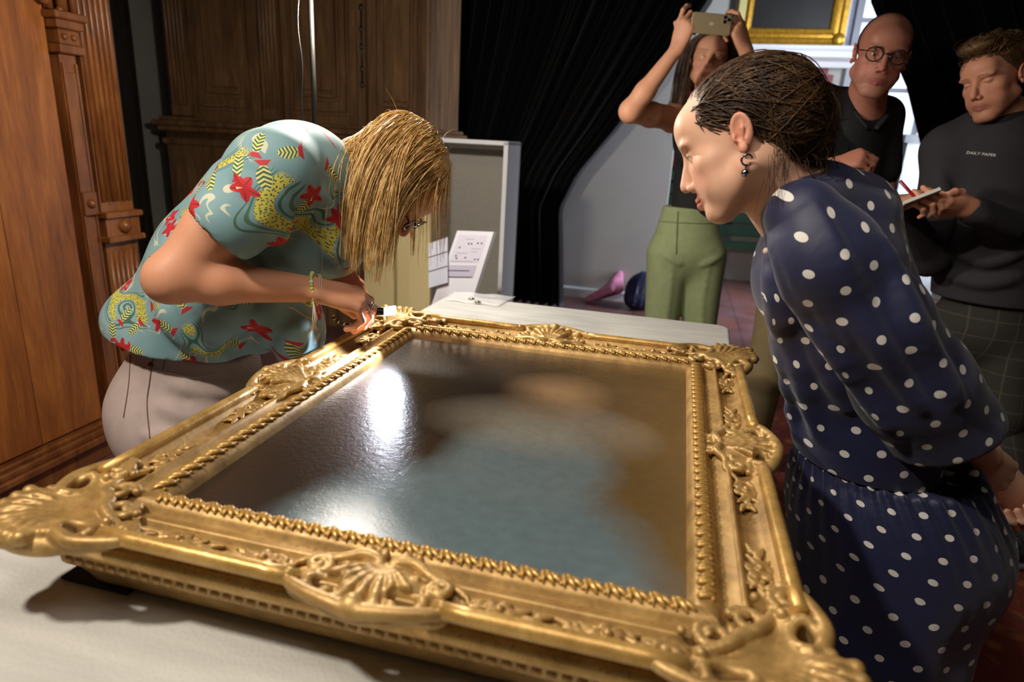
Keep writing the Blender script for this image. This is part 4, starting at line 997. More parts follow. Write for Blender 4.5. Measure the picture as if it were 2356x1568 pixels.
def strands(name, paths, rad, mat, root, sides=3, n=12):
    """all locks of a head of hair in one mesh: every path resampled to n points and swept at once"""
    A = np.zeros((len(paths), n, 3))
    for i, P in enumerate(paths):
        m_ = len(P)-1; t = np.linspace(0, m_, n); j = np.minimum(t.astype(int), m_-1); f = (t-j)[:, None]; A[i] = P[j]*(1-f)+P[j+1]*f
    T_ = np.gradient(A, axis=1); T_ /= np.linalg.norm(T_, axis=2)[..., None]+1e-9; K = len(A)
    u = np.cross(T_[:, 0], np.array([.31, .83, .46])); R = np.asarray(rad)[:, None]*np.concatenate([np.linspace(.7, 1, n//4), np.linspace(1, .3, n-n//4)])[None]
    V = np.zeros((K, n, sides, 3)); ang = np.arange(sides)*2*math.pi/sides
    for k in range(n):
        t = T_[:, k]; u = u-t*(u*t).sum(1)[:, None]; u /= np.linalg.norm(u, axis=1)[:, None]+1e-9; w = np.cross(t, u)
        for q in range(sides): V[:, k, q] = A[:, k]+R[:, k, None]*(math.cos(ang[q])*u+math.sin(ang[q])*w)
    k, q = np.meshgrid(np.arange(n-1), np.arange(sides), indexing='ij'); k = k.ravel(); q = q.ravel(); q2 = (q+1) % sides
    F0 = np.stack([k*sides+q, k*sides+q2, (k+1)*sides+q2, (k+1)*sides+q], 1); Fc = (F0[None]+(np.arange(K)*n*sides)[:, None, None]).reshape(-1, 4)
    me = mesh(name, V.reshape(-1, 3), Fc); o = link(name, me, mat, root, smooth=True); o.location = -np.array(root.location); return o
def fall(p, d, n, step, ells, rg, g=(0, 0, -1), stiff=.72, jit=.05):
    """path of a lock: starts along d, bends to gravity, stays outside the ellipsoids (centre, radii, axes)"""
    g = np.array(g, float); P = [p.copy()]; d = nrm(d); w = rg.normal(0, jit, 3)
    for k in range(n):
        d = nrm(d*stiff+g*(1-stiff)+w*(.25 if k % 4 else .5)*.4); p = p+d*step
        for c, r, A in ells:
            q = (A@(p-c))/r; l = np.linalg.norm(q)
            if l < 1: q = q/max(l, 1e-6); p = c+A.T@(q*r); nn_ = nrm(A.T@(q/r)); d = nrm(d-nn_*min(0, np.dot(d, nn_))+nn_*.02)
        P.append(p.copy())
    return np.array(P)
DENIM = lambda name, col, **kw: M(name, col, .8, var=.07, vscale=30, bump=.25, bscale=900, bdist=.0006, **kw)

def onbody(dst, px, py, back=.0025):       # where the line of sight meets the garment
    c = CAM; d = nrm(RX*((px-W/2)/F)+DY*((py-H/2)/F)+FW); t = .4
    for _ in range(90):
        e = dst.ev((c+d*t)[None].astype(np.float32))[0]
        if e < .0008: return c+d*(t-back)
        t += max(.001, e*.6)
        if t > 6: break
    return None
def seam(name, sd, pts, r, mat, root, n=5):
    P = [onbody(sd, x, y, .001) for x, y in spline([(a, b, 0) for a, b in pts], n)[:, :2]]; P = [p for p in P if p is not None]; mb = MB(); mb.tube(P, r, 5); return pmb(mb, name, mat, root)
def folds(s, lines, k=.02, n=4):           # soft cloth folds along lines seen on the garment
    new = []
    for pts, r in lines:
        P = [onbody(s, x, y, -r*.35) for x, y in spline([(a, b, 0) for a, b in pts], n)[:, :2]]; P = [p for p in P if p is not None]
        if len(P) > 2: new.append((P, r))
    for P, r in new: s.chain(P, r*np.sin(np.linspace(.5, 2.64, len(P))), k)
def comb(SD, st, tgt, nstep, step, jit, lift):   # many strands at once, combed over a surface towards targets
    ev = lambda p: SD.ev(p.astype(np.float32)).astype(float)
    def gr(p):
        g = np.stack([ev(p+e)-ev(p-e) for e in np.eye(3)*.003], 1); return g/(np.linalg.norm(g, axis=1)[:, None]+1e-9)
    p = st.copy()
    for _ in range(4): p = p-gr(p)*ev(p)[:, None]
    ok = np.abs(ev(p)) < .004; p = p[ok]; tgt = tgt[ok]; w = rg.normal(0, jit, p.shape); lf = np.abs(rg.normal(0, lift, len(p)))+.0008; out = [p]
    for j in range(nstep):
        g = gr(p); d = tgt-p; dl = np.linalg.norm(d, axis=1)[:, None]; d = d/(dl+1e-6)+w; d -= g*(d*g).sum(1)[:, None]; d /= np.linalg.norm(d, axis=1)[:, None]+1e-9
        p = p+d*step*np.clip(dl/.03, .15, 1); p = p-gr(p)*(ev(p)-lf)[:, None]; out.append(p)
    return np.stack(out, 1)

# ------------------------------------------------------------------ the blonde woman bending over the frame
rg = np.random.default_rng(11)
B = person((-.62, .30, 0), 'blonde woman in a teal floral shirt bending over the frame with a small torch')
sh = at(600, 415, .20); el = at(394, 638, .10); wr = at(728, 666, .215)
shl = at(700, 430, .52); ell_ = at(640, 600, .56); wrl = at(775, 612, .44)
hdo = at(899, 418, .41); fB = nrm(v3(.50, -.16, -.85)); uB = nrm(v3(.85, 0, .52)-fB*np.dot(v3(.85, 0, .52), fB)); MB_ = rotm(fB, uB)
s = SDF()
head(s, MB_, hdo, 1.0, lid=.9)
s.cone(hdo+(v3(0, -.025, -.03)@MB_), at(745, 408, .38), .050, .058, .03)
s.cone(at(745, 408, .38), at(640, 500, .36), .07, .09, .04)
arm(s, sh, el, wr, .053, .043, .0405, .0245)
s.cone(el+v3(-.008, -.004, -.006), el, .032, .032, .02)
dR = at(830, 688, .262)-wr
Mh, tipsR = hand(s, wr, dR, v3(.15, -.34, .93), True, [(24, 38, 20), (34, 48, 24), (44, 55, 28), (52, 60, 30)], thumb=[(.018, .016, -.012), (.030, .050, -.032), (.026, .080, -.044), (.014, .100, -.050)], sc=1.02)
arm(s, shl, ell_, wrl, .05, .042, .038, .026)
dL = at(786, 735, .36)-wrl
Ml, tipsL = hand(s, wrl, dL, v3(-.3, .5, .4), False, [(40, 55, 30), (45, 60, 35), (48, 62, 35), (50, 60, 35)], sc=.98)
skB = np.array(srgb(206, 148, 116)[:3])
def pB(V):
    C = np.tile(skB, (len(V), 1)); headpaint(V, C, MB_, hdo, 1.0, 1.0, srgb(176, 96, 84)[:3], .6, srgb(150, 110, 70)[:3], srgb(206, 116, 96)[:3])
    for tp, Mx in ((tipsR, Mh), (tipsL, Ml)):
        for q in tp[:4]:
            w = np.clip(1.3-np.linalg.norm(V-q, axis=1)/.012, 0, 1)[:, None]*.35; C = C*(1-w)+np.array(srgb(214, 130, 110)[:3])*w
    return C
hlo, hhi = pt_box([hdo-.13, hdo+.13], .0); h1 = pt_box(list(tipsR)+[wr], .025); h2 = pt_box(list(tipsL)+[wrl], .025)
psolid(s, 'body', SKIN, .0055, B, fine=[(hlo, hhi, .0027), (h1[0], h1[1], .002), (h2[0], h2[1], .0022)], paint=pB)
eyes(B, MB_, hdo, 1.0, (0, .7, -.7))

# shirt
m = N('tropical_shirt'); uv = m.map(m.uv(), scale=(1.45, 1.45, 1)); sp = m.sep(uv)
wq = m.noise(uv, 3.0, 2, .5, .0, 'Color'); wuv = m.vmath('ADD', uv, m.vmath('SCALE', m.vmath('SUBTRACT', wq, (.5, .5, .5))))
wuv.node.inputs[1].links[0].from_node.inputs[3].default_value = .06
def cells(scale, off):
    q = m.map(uv, scale=(scale, scale, 1), loc=off); vn = m.add('ShaderNodeTexVoronoi', _voronoi_dimensions='2D', Vector=q, Scale=1.0, Randomness=.75)
    d = m.vmath('SUBTRACT', q, vn.outputs['Position']); ds = m.sep(d); cr = m.sep(vn.outputs['Color'])
    ang = m.math('ADD', m.math('ARCTAN2', ds[1], ds[0]), m.math('MULTIPLY', cr[0], 6.28)); return m.vmath('LENGTH', d), ang, cr, d, q
less = lambda a, b: m.math('LESS_THAN', a, b); grt = lambda a, b: m.math('GREATER_THAN', a, b); mul = lambda a, b: m.math('MULTIPLY', a, b)
base = m.ramp(m.noise(uv, 4, 3), [(.35, srgb(112, 146, 152)), (.65, srgb(138, 168, 172))])
col = base
# cream wave scrolls: thin contour lines of a warped field
w1 = m.noise(uv, 7, 1, .4, 1.6); ln = m.math('ABSOLUTE', m.math('SUBTRACT', m.math('FRACT', mul(w1, 5.0)), .5))
sel = m.ramp(m.noise(m.map(uv, loc=(4, 2, 0)), 6, 1), [(.50, (0, 0, 0, 1)), (.54, (1, 1, 1, 1))])
col = m.mix(mul(mul(less(ln, .085), sel), .85), col, srgb(206, 200, 172))
# yellow dragon bodies: broad bands with dark scale dots and lines
w2 = m.noise(m.map(uv, loc=(1.7, 5.2, 0)), 4.2, 0, .3, 1.2); bd = m.math('ABSOLUTE', m.math('SUBTRACT', w2, .5))
sel2 = m.ramp(m.noise(m.map(uv, loc=(8, 3, 0)), 5, 0), [(.46, (0, 0, 0, 1)), (.50, (1, 1, 1, 1))])
vo = m.add('ShaderNodeTexVoronoi', _voronoi_dimensions='2D', Vector=uv, Scale=150.0).outputs[0]
col = m.mix(mul(less(bd, .052), sel2), col, m.mix(less(vo, .26), srgb(196, 186, 78), srgb(60, 92, 74)))
w2b = m.math('ABSOLUTE', m.math('SUBTRACT', m.math('FRACT', mul(w2, 34)), .5))
col = m.mix(mul(mul(mul(grt(bd, .052), less(bd, .105)), sel2), less(w2b, .2)), col, srgb(66, 104, 82))
# striped fish
r_, a_, cr, d, q = cells(11.5, (3.3, 1.1, 0)); rt = m.add('ShaderNodeVectorRotate', _rotation_type='Z_AXIS', Vector=d, Angle=mul(cr[0], 6.28)).outputs[0]
rs = m.sep(rt); ex = m.math('SQRT', m.math('ADD', m.math('POWER', m.math('ABSOLUTE', mul(rs[0], 3.6)), 2), m.math('POWER', m.math('ABSOLUTE', mul(rs[1], 6.5)), 2)))
stripe = less(m.math('FRACT', m.math('ADD', mul(rs[0], 10.0), mul(m.math('ABSOLUTE', rs[1]), 6))), .5)
fs = less(cr[1], .62)
col = m.mix(mul(less(ex, 1.0), fs), col, m.mix(stripe, srgb(214, 204, 120), srgb(56, 96, 82)))
tail = mul(less(m.math('ABSOLUTE', m.math('SUBTRACT', rs[0], .33)), .07), less(m.math('ABSOLUTE', rs[1]), m.math('SUBTRACT', rs[0], .18)))
col = m.mix(mul(tail, fs), col, srgb(176, 44, 50))
# red hibiscus
r_, a_, cr, d, q = cells(7.2, (.35, .6, 0)); pet = m.math('ADD', .175, mul(m.math('COSINE', mul(a_, 5.0)), .05)); fs = less(cr[2], .72)
col = m.mix(mul(less(r_, pet), fs), col, m.mix(less(m.math('ABSOLUTE', m.math('SINE', mul(a_, 2.5))), .16), srgb(190, 36, 44), srgb(128, 20, 30)))
col = m.mix(mul(mul(less(r_, .12), less(m.math('ABSOLUTE', a_), .16)), fs), col, srgb(232, 206, 160))
m.P(Base__Color=col, Roughness=.72); m.bump(m.noise(uv, 500, 2), .1, .0004); SHIRT = m.m
s = SDF()
lat = v3(.12, 1, 0)
YT = .38
TP = [at(425, 880, YT), at(445, 775, YT), at(545, 620, YT), at(640, 490, YT), at(712, 410, YT-.02)]
TR_ = [.158, .158, .158, .138, .102]
for i in range(4): s.cone(TP[i], TP[i+1], TR_[i], TR_[i+1], .06, flat=(lat, 1.0 if i < 2 else .88))
s.ell(at(336, 712, YT), (.06, .12, .045), .05); s.ell(at(690, 770, YT-.06), (.05, .10, .08), .06); s.ell(at(785, 570, YT), (.05, .10, .06), .06)
s.cone(at(665, 390, .34), at(628, 405, .22), .090, .082, .05)
s.cone(at(628, 405, .22), at(534, 508, .145), .082, .073, .03)                 # right sleeve
s.cone(at(700, 400, .45), at(690, 430, .53), .09, .085, .05); s.cone(at(690, 430, .53), at(660, 530, .57), .08, .075, .03)
# folds
folds(s, [([(600, 590), (640, 690), (600, 800)], .012), ([(680, 560), (700, 660), (690, 790)], .014), ([(560, 690), (520, 750), (470, 815)], .012), ([(420, 690), (450, 765), (520, 825)], .012),
          ([(640, 700), (560, 735), (430, 755)], .010), ([(740, 450), (760, 530), (770, 600)], .012), ([(600, 420), (640, 480), (640, 560)], .012), ([(555, 400), (600, 450), (610, 520)], .010), ([(380, 700), (400, 740), (440, 790)], .010), ([(650, 580), (680, 620), (720, 640)], .009)], .03)
A_, B2, C_ = at(312, 724, .38), at(490, 836, .23), at(712, 812, .34); nn = nrm(np.cross(B2-A_, C_-A_)); nn = nn if nn[2] < 0 else -nn
s.plane((A_+B2+C_)/3, nn)
e0, e1 = at(541, 500, .15), at(400, 635, .1); dd = nrm(e1-e0); 
# hollow sleeve end and hem
s.cone(e0+dd*.005, e0+dd*.25, .057, .072, .004, 's'); s.plane(e0+dd*.05, (0,0,1)) if False else None
s.cone(at(490, 815, YT), at(450, 1000, YT), .130, .15, .01, 's')
ax_t = nrm(TP[3]-TP[0]); fr_t = nrm(np.cross(ax_t, lat))
def uvB(V):
    R = V-TP[1]; lo = R@ax_t; f = R@fr_t; l = R@nrm(lat); a = np.arctan2(f, -l*.8); return np.stack([a*.15+.5, lo+.2], 1)
so = psolid(s, 'shirt', SHIRT, .0045, B, uv=uvB)
# rolled sleeve cuff edge
# jeans
JEAN = DENIM('mauve_denim', (176, 158, 152)); s = SDF()
hip = at(455, 915, YT); s.cone(at(455, 800, YT), hip, .128, .155, .04, flat=(lat, .92)); s.ell(at(392, 935, YT), (.12, .165, .135), .06)
for y, dx in ((.28, 0), (.47, .02)):
    k = at(452, 1330, y); a = np.append(hip[:2]*0, 0)
    s.cone(v3(hip[0]-.005, y, hip[2]-.06), v3(hip[0]+.02+dx, y, .47), .110, .073, .05); s.cone(v3(hip[0]+.02+dx, y, .47), v3(hip[0]-.03+dx, y, .07), .070, .052, .03)
s.plane(at(450, 775, YT), nrm(TP[1]-TP[0])*1.0)
folds(s, [([(370, 935), (470, 965), (570, 930)], .012), ([(340, 1000), (430, 1015), (520, 985)], .012), ([(400, 885), (500, 905), (590, 880)], .011), ([(450, 930), (520, 945), (600, 915)], .010)], .02)
jo = psolid(s, 'jeans', JEAN, .007, B)
STITCH = M('seam_thread', (112, 84, 70), .8)
seam('side_seam', s, [(357, 785), (345, 870), (338, 930), (345, 1010)], .0010, STITCH, B)
seam('pocket_seam', s, [(345, 848), (400, 860), (450, 868), (496, 858)], .0012, M('pocket_edge', (206, 190, 184), .8), B)
seam('pocket_seam', s, [(300, 800), (296, 880), (284, 960)], .0009, STITCH, B)
seam('fly_seam', s, [(385, 795), (375, 850)], .0009, STITCH, B)
RIVET = M('copper_rivet', (96, 74, 60), .3, .9)
for px, py in ((399, 794), (346, 838)):
    q = onbody(s, px, py, .001); mb = MB(); mb.sphere(q, .0055, 10, 7); pmb(mb, 'rivet', RIVET, B)
SHOE = M('dark_shoe', (40, 38, 40), .6)
for y in (.28, .47):
    t = SDF(); bx = hip[0]+.0; t.ell((bx+.05, y, .045), (.125, .045, .045), .02); t.ell((bx-.03, y, .07), (.055, .042, .06), .03); t.plane((0, 0, .003), (0, 0, -1)); psolid(t, 'shoe', SHOE, .01, B)

# hair
HB = hairmat('blonde_hair', (150, 110, 56), (202, 160, 98), (234, 204, 148))
s = SDF(MB_, hdo)
s.ell((0, -.018, .052), (.083, .105, .086), .02); s.ell((0, -.05, .0), (.073, .06, .085), .02); s.ell((-.058, .0, .0), (.030, .055, .07), .02); s.ell((.058, .0, .0), (.03, .055, .07), .02)
s.ell((0, .085, -.03), (.058, .07, .085), .012, 's')
s.frame(); s.cone(hdo+(v3(0, -.065, -.03)@MB_), at(762, 392, .36), .046, .042, .02)
psolid(s, 'hair_base', HB, .005, B); HBS = s
E3 = [(hdo+(v3(0, -.012, .048)@MB_), np.array([.084, .106, .088]), MB_), (hdo+(v3(0, .02, -.03)@MB_), np.array([.070, .075, .085]), MB_), (at(745, 415, .38), np.array([.075, .075, .075]), np.eye(3))]
paths = []; rad = []
zl_ = at(900, 512, .34)[2]
def clump(P, C, w):                        # pull a lock towards its guide, more at the tip
    n = min(len(P), len(C)); t = np.linspace(0, 1, n)[:, None]**.8*w; Q = P[:n].copy(); Q = Q*(1-t)+C[:n]*t; return Q
gl = []
xd0, xd1 = at(800, 480, .36)[0], at(908, 480, .36)[0]
def lock(L, side, n1, n, zmin, jit=.05, xd=None):
    p = hdo+(L@MB_); d0 = nrm(v3(side*.95, .10, -.75)@MB_)
    P = [p]; d = d0; w = rg.normal(0, jit, 3)
    for k in range(n):
        st = (.93 if k < n1 else .66) if xd is None else (.90 if p[0] > xd else .62); d = nrm(d*st+v3(0, 0, -1)*(1-st)+w*.10); p = p+d*.0135
        for c, r, A in E3:
            q = (A@(p-c))/r; l = np.linalg.norm(q)
            if l < 1: q = q/max(l, 1e-6); p = c+A.T@(q*r); nn_ = nrm(A.T@(q/r)); d = nrm(d-nn_*min(0, np.dot(d, nn_)))
        P.append(p)
        if p[2] < zmin: break
    return np.array(P)
guides = []
for k in range(150):
    a = rg.uniform(-1.2, 1.2); e = rg.uniform(.0, 1.0)
    # roots along the hairline and the parting: right end of the head, local up / front
    L = v3(rg.uniform(-.075, .03), rg.uniform(-.09, .068), 0); q = 1-(L[0]/.084)**2-((L[1]+.012)/.106)**2
    if q <= 0: continue
    L[2] = .048+.088*math.sqrt(q); side = -1 if L[0] < .008 else 1
    if side > 0 and rg.random() < .3: continue
    fr = (L[1]+.09)/.16                       # 0 at the back, 1 at the forehead
    xd = xd0+(xd1-xd0)*np.clip(fr*.75+rg.normal(.1, .2), 0, 1); guides.append((L, side, lock(L, side, 7, 34, zl_+rg.normal(-.01, .034)-.03*(1-fr), .05, xd), xd))
for k in range(2600):
    L0, side, G_, xd = guides[rg.integers(len(guides))]
    L = L0+rg.normal(0, .006, 3); P = lock(L, side, 7, 34, G_[-1][2]+rg.normal(0, .02), .04, xd+rg.normal(0, .008)); n = min(len(P), len(G_))
    if n < 6 or P[n-1][0] > xd1+.012: continue
    paths.append(clump(P, G_, rg.uniform(.25, .85))); rad.append(rg.uniform(.0007, .0015))
for k in range(70):                        # thin locks falling across the face
    L = v3(rg.uniform(-.06, .03), rg.uniform(.03, .066), 0); q = 1-(L[0]/.084)**2-((L[1]+.012)/.106)**2
    if q <= 0: continue
    L[2] = .048+.088*math.sqrt(q); P = lock(L, -1, int(rg.uniform(0, 5)), 30, zl_+rg.normal(-.03, .03), .10); paths.append(P); rad.append(rg.uniform(.0005, .001))
for k in range(260):                       # long locks over the nape, shoulder and collar
    u = rg.random(); p = hdo*(1-u)+at(752, 382, .38)*u+v3(rg.normal(0, .012), rg.normal(-.02, .03), .045+rg.normal(0, .006)); d0 = nrm(v3(-.15, -.9, -.35))
    P = fall(p, d0, int(rg.uniform(12, 19)), .014, E3+[(TP[3], np.array([.13, .17, .13]), np.eye(3)), (at(650, 395, .32), np.array([.1, .1, .085]), np.eye(3))], rg, jit=.08); paths.append(P); rad.append(rg.uniform(.0008, .0016))
L = np.stack([rg.uniform(-.09, .05, 1500), rg.uniform(-.125, .0, 1500), rg.uniform(-.09, .14, 1500)], 1)
for P in comb(HBS, hdo+L@MB_, at(765, 430, .30)+rg.normal(0, .03, (1500, 3)), 9, .016, .10, .003): paths.append(P); rad.append(rg.uniform(.0007, .0016))
for k in range(110):                       # fly-away hairs
    a = rg.uniform(0, 6.28); e = rg.uniform(.3, 1); L = v3(math.cos(a)*math.sqrt(1-e*e)*.086, -.012+math.sin(a)*math.sqrt(1-e*e)*.107, .048+e*.09); p = hdo+(L@MB_)
    P = fall(p, nrm(rg.normal(0, 1, 3)+(v3(0, -.3, -1)@MB_)), 9, .008, E3, rg, stiff=.88, jit=.45); paths.append(P); rad.append(.0004)
strands('hair', paths, rad, HB, B)
# spectacles
GL = M('dark_tortoise', (48, 28, 22), .25); mb = MB()
def hl(x, y, z): return hdo+(v3(x, y, z)@MB_)
for x in (-1, 1):
    P = [hl(x*.034+.024*math.cos(a), .108-.004*abs(math.cos(a)), .004+.017*math.sin(a)) for a in np.linspace(0, 2*math.pi, 21)]; mb.tube(P, .0022, 6)
    mb.tube([hl(x*.058, .104, .008), hl(x*.072, .06, .010), hl(x*.078, .0, .012)], .0022, 6)
mb.tube([hl(-.011, .108, .006), hl(0, .110, .009), hl(.011, .108, .006)], .002, 6)
g = pmb(mb, 'spectacles', GL, B)
m = N('lens_glass'); m.P(Base__Color=(.02, .02, .02, 1), Roughness=.03, Alpha=.10); LENS = m.m
for x in (-1, 1):
    c = hl(x*.034, .106, .004); mb = MB(); P = [c+((v3(.023*math.cos(a), 0, .016*math.sin(a)))@MB_) for a in np.linspace(0, 2*math.pi, 17)[:-1]]; mb.add([c]+P, [(0, 1+i, 1+(i+1) % 16) for i in range(16)]); pmb(mb, 'lens', LENS, B)
# bracelets, ring
ax = nrm(dR*.3+nrm(wr-el)*.7); u_ = nrm(np.cross(ax, v3(0, 0, 1))); w_ = np.cross(ax, u_)
BEADG = M('lime_bead', (190, 206, 96), .35); BEADW = M('white_letter_bead', (226, 224, 214), .4); c = wr-ax*.012
bmb = MB(); 
for k in range(30):
    a = 2*math.pi*k/30; q = c+(u_*math.cos(a)*.0255+w_*math.sin(a)*.031)+ax*.004*math.sin(a*2)
    mb = MB(); mb.sphere(q, .0040 if k not in (22, 27) else .0048, 8, 6); pmb(mb, 'bracelet_bead', BEADW if k in (22, 27) else BEADG, B)
THR = M('pale_thread', (206, 188, 170), .8); mb = MB()
for j, of in enumerate((.012, .016)):
    P = [c+ax*of+(u_*math.cos(a)*.0255+w_*math.sin(a)*.031) for a in np.linspace(0, 2*math.pi, 25)]; mb.tube(P, .0012, 5)
lowp = c+ax*.013-w_*.0+v3(0, -.026, -.024)
for k in range(9): mb.tube([lowp+v3(rg.normal(0, .001), 0, .006), lowp+v3(rg.normal(.002, .003), rg.normal(0, .003), -.028), lowp+v3(rg.normal(.002, .006), rg.normal(0, .004), -.052)], .0008, 4)
pmb(mb, 'thread_bracelet', THR, B)
RING = M('silver_ring', (190, 180, 160), .2, 1.0); q0 = wr+((v3(-.0105, .108, -.010)*1.02)@Mh); dq = nrm(v3(-.02, .7, -.7)@Mh)
u2 = nrm(np.cross(dq, v3(0, 0, 1))); w2 = np.cross(dq, u2); mb = MB(); mb.tube([q0+(u2*math.cos(a)+w2*math.sin(a))*.0102 for a in np.linspace(0, 2*math.pi, 17)], .0012, 5)
top = q0+nrm(v3(0, .3, 1)@Mh)*.0125
for k in range(8): mb.sphere(top+rg.normal(0, .0028, 3), .0023, 7, 5)
pmb(mb, 'ring', RING, B)
# black woven bands and beaded band on the other wrist
BND = M('black_leather_band', (20, 18, 20), .35); axl = nrm(dL); u3 = nrm(np.cross(axl, v3(0, 1, 0))); w3 = np.cross(axl, u3); mb = MB()
for j in range(5):
    P = [wrl-axl*(.03-.011*j)+(u3*math.cos(a)*.0315+w3*math.sin(a)*.030)+axl*.004*math.sin(a*8+j*3) for a in np.linspace(0, 2*math.pi, 49)]; mb.tube(P, .0042, 6)
pmb(mb, 'woven_band', BND, B)
c3 = at(800, 728, .275); YB_ = M('yellow_bead', (206, 190, 120), .4)
for k in range(22):
    a = math.pi+math.pi*k/21; q = c3+v3(.030*math.cos(a), .004*math.sin(a), .016*math.sin(a)); mb = MB(); mb.sphere(q, .0028, 7, 5); pmb(mb, 'cord_bead', BND if k % 3 else YB_, B)
# torch in her hand: a thing of its own
t0 = at(795, 716, .292); t1 = at(884, 716, .302); t2 = at(910, 713, .304)
tr = empty('pocket_torch', t0); tag(tr, 'small black torch with clear glowing tip held above the frame corner', 'torch')
mb = MB(); mb.tube([np.zeros(3), (t1-t0)*.1, (t1-t0)*.95, t1-t0], [.006, .0085, .0085, .007], 12); mb.build('torch_body', BLACKM, tr, smooth=True)
m = N('acrylic_tip'); m.P(Base__Color=(.85, .88, 1, 1), Roughness=.08, Emission__Color=(.75, .82, 1, 1), Emission__Strength=.8, Alpha=.75); mb = MB()
dt = nrm(t2-t1); mb.obox((t1+t2)/2-t0, dt*np.linalg.norm(t2-t1)*.5, nrm(np.cross(dt, v3(0, 0, 1)))*.008, v3(0, 0, 1)*.0085); mb.build('clear_tip', m.m, tr)
mb = MB(); mb.sphere((t1+t2)/2-t0, .0035, 8, 6); m = N('torch_led'); m.P(Emission__Color=(.8, .86, 1, 1), Emission__Strength=60); mb.build('led', m.m, tr)
light('torch_light', 'SPOT', tuple((t1+t2)/2+v3(-.0, -.004, -.014)), 8, (.80, .86, 1.0), tuple(v3(-.315, .19, .87)), spot_size=math.radians(105), spot_blend=.8, shadow_soft_size=.006)

# ------------------------------------------------------------------ the woman in the polka dot dress
rg = np.random.default_rng(21)
Pn = person((.78, .12, 0), 'dark haired woman in navy polka dot dress leaning over the frame, hands behind back')
o2 = v3(.3754, .0574, 1.3411); f2 = nrm(v3(-.794, .383, -.472)); u2_ = v3(-.364, .324, .873); u2_ = nrm(u2_-f2*np.dot(u2_, f2)); M2 = rotm(f2, u2_); LF2 = .85; S2 = 1.0
s = SDF(); head(s, M2, o2, S2, lf=LF2, lid=.38, mouth=.0022, nose=1.08, lips=1.0)
nb = at(1822, 462, .07)
s.cone(o2+(v3(0, -.028, -.028)@M2), nb, .049, .056, .03); s.cone(nb, at(1900, 590, .10), .066, .075, .03)
shP = at(1862, 525, -.035); elP = at(2142, 900, -.045); wrP = at(2262, 1052, .09)
arm(s, shP, elP, wrP, .040, .040, .037, .026, k=.01)
dP = at(2350, 1125, .17)-wrP
Mp, tipP = hand(s, wrP, v3(.75, .25, -.6), v3(-.25, -.8, .2), False, [(62, 88, 55), (66, 90, 55), (68, 90, 55), (70, 88, 55)], thumb=[(.018, .016, -.012), (.036, .044, -.034), (.030, .070, -.046), (.016, .088, -.05)])
shP2 = at(1880, 480, .24); elP2 = at(2140, 860, .34); wrP2 = at(2300, 1085, .20); arm(s, shP2, elP2, wrP2, .047, .04, .037, .026)
Mp2, tipP2 = hand(s, wrP2, v3(.6, -.2, -.75), v3(.2, .9, .3), True, [(62, 88, 55)]*4)
skP = np.array(srgb(222, 176, 148)[:3])
def pP(V):
    C = np.tile(skP, (len(V), 1)); headpaint(V, C, M2, o2, S2, LF2, srgb(186, 98, 92)[:3], .7, srgb(120, 84, 62)[:3], srgb(216, 130, 108)[:3])
    for q in list(tipP)+list(tipP2):
        w = np.clip(1.3-np.linalg.norm(V-q, axis=1)/.013, 0, 1)[:, None]*.4; C = C*(1-w)+np.array(srgb(214, 120, 104)[:3])*w
    return C
b1 = pt_box(list(tipP)+[wrP]+list(tipP2)+[wrP2], .02)
psolid(s, 'body', SKIN, .0055, Pn, fine=[(o2-.135, o2+.135, .0020), (b1[0], b1[1], .0022)], paint=pP)
eyes(Pn, M2, o2, S2, (0, .8, -.45), (80, 70, 60))
# dotted cloth
def dotmat(name):
    m = N(name); uv = m.uv(); sp = m.sep(uv); a, b = .053, .0445
    row = m.math('FLOOR', m.math('DIVIDE', sp[1], b)); odd = m.math('MULTIPLY', m.math('MODULO', m.math('ABSOLUTE', row), 2.0), .5)
    fx = m.math('SUBTRACT', m.math('FRACT', m.math('ADD', m.math('DIVIDE', sp[0], a), odd)), .5); fy = m.math('SUBTRACT', m.math('FRACT', m.math('DIVIDE', sp[1], b)), .5)
    d = m.math('SQRT', m.math('ADD', m.math('POWER', m.math('ABSOLUTE', m.math('MULTIPLY', fx, a)), 2.0), m.math('POWER', m.math('ABSOLUTE', m.math('MULTIPLY', fy, b)), 2.0)))
    m.P(Base__Color=m.mix(m.math('LESS_THAN', d, .0070), srgb(27, 31, 66), srgb(222, 218, 212)), Roughness=.55, Sheen__Weight=.15)
    m.bump(m.noise(m.coord(), 9, 3, .5, .6), .18, .02); return m.m
DOT = dotmat('polka_dot_cloth')
lat2 = nrm(v3(.05, 1, 0)); YD = .10
BP = [at(1875, 470, YD), at(1905, 600, YD), at(1940, 780, YD), at(1985, 985, YD), at(1992, 1050, YD)]; BR_ = [.072, .104, .112, .112, .116]
s = SDF()
for i in range(4): s.cone(BP[i], BP[i+1], BR_[i], BR_[i+1], .05, flat=(lat2, .82))
s.cone(at(1850, 478, .02), at(1945, 472, .17), .056, .056, .04); s.ell(at(1802, 478, .04), (.035, .08, .04), .03); s.ell(at(1950, 476, .13), (.07, .10, .045), .04)
s.ell(at(1800, 640, .06), (.04, .07, .07), .05); s.cone(at(1975, 495, .15), at(2045, 760, .16), .055, .078, .05)
s.cone(nb+v3(-.05, 0, .055), nb+v3(.01, .0, -.02), .075, .050, .012, 's')            # neckline
folds(s, [([(1780, 560), (1850, 720), (1950, 930)], .012), ([(1790, 640), (1830, 800), (1880, 990)], .012), ([(1775, 600), (1800, 780), (1835, 1000)], .010)], .03)
s.plane(at(1992, 1044, YD), (0.02, 0, -1))
axP = nrm(BP[3]-BP[1])
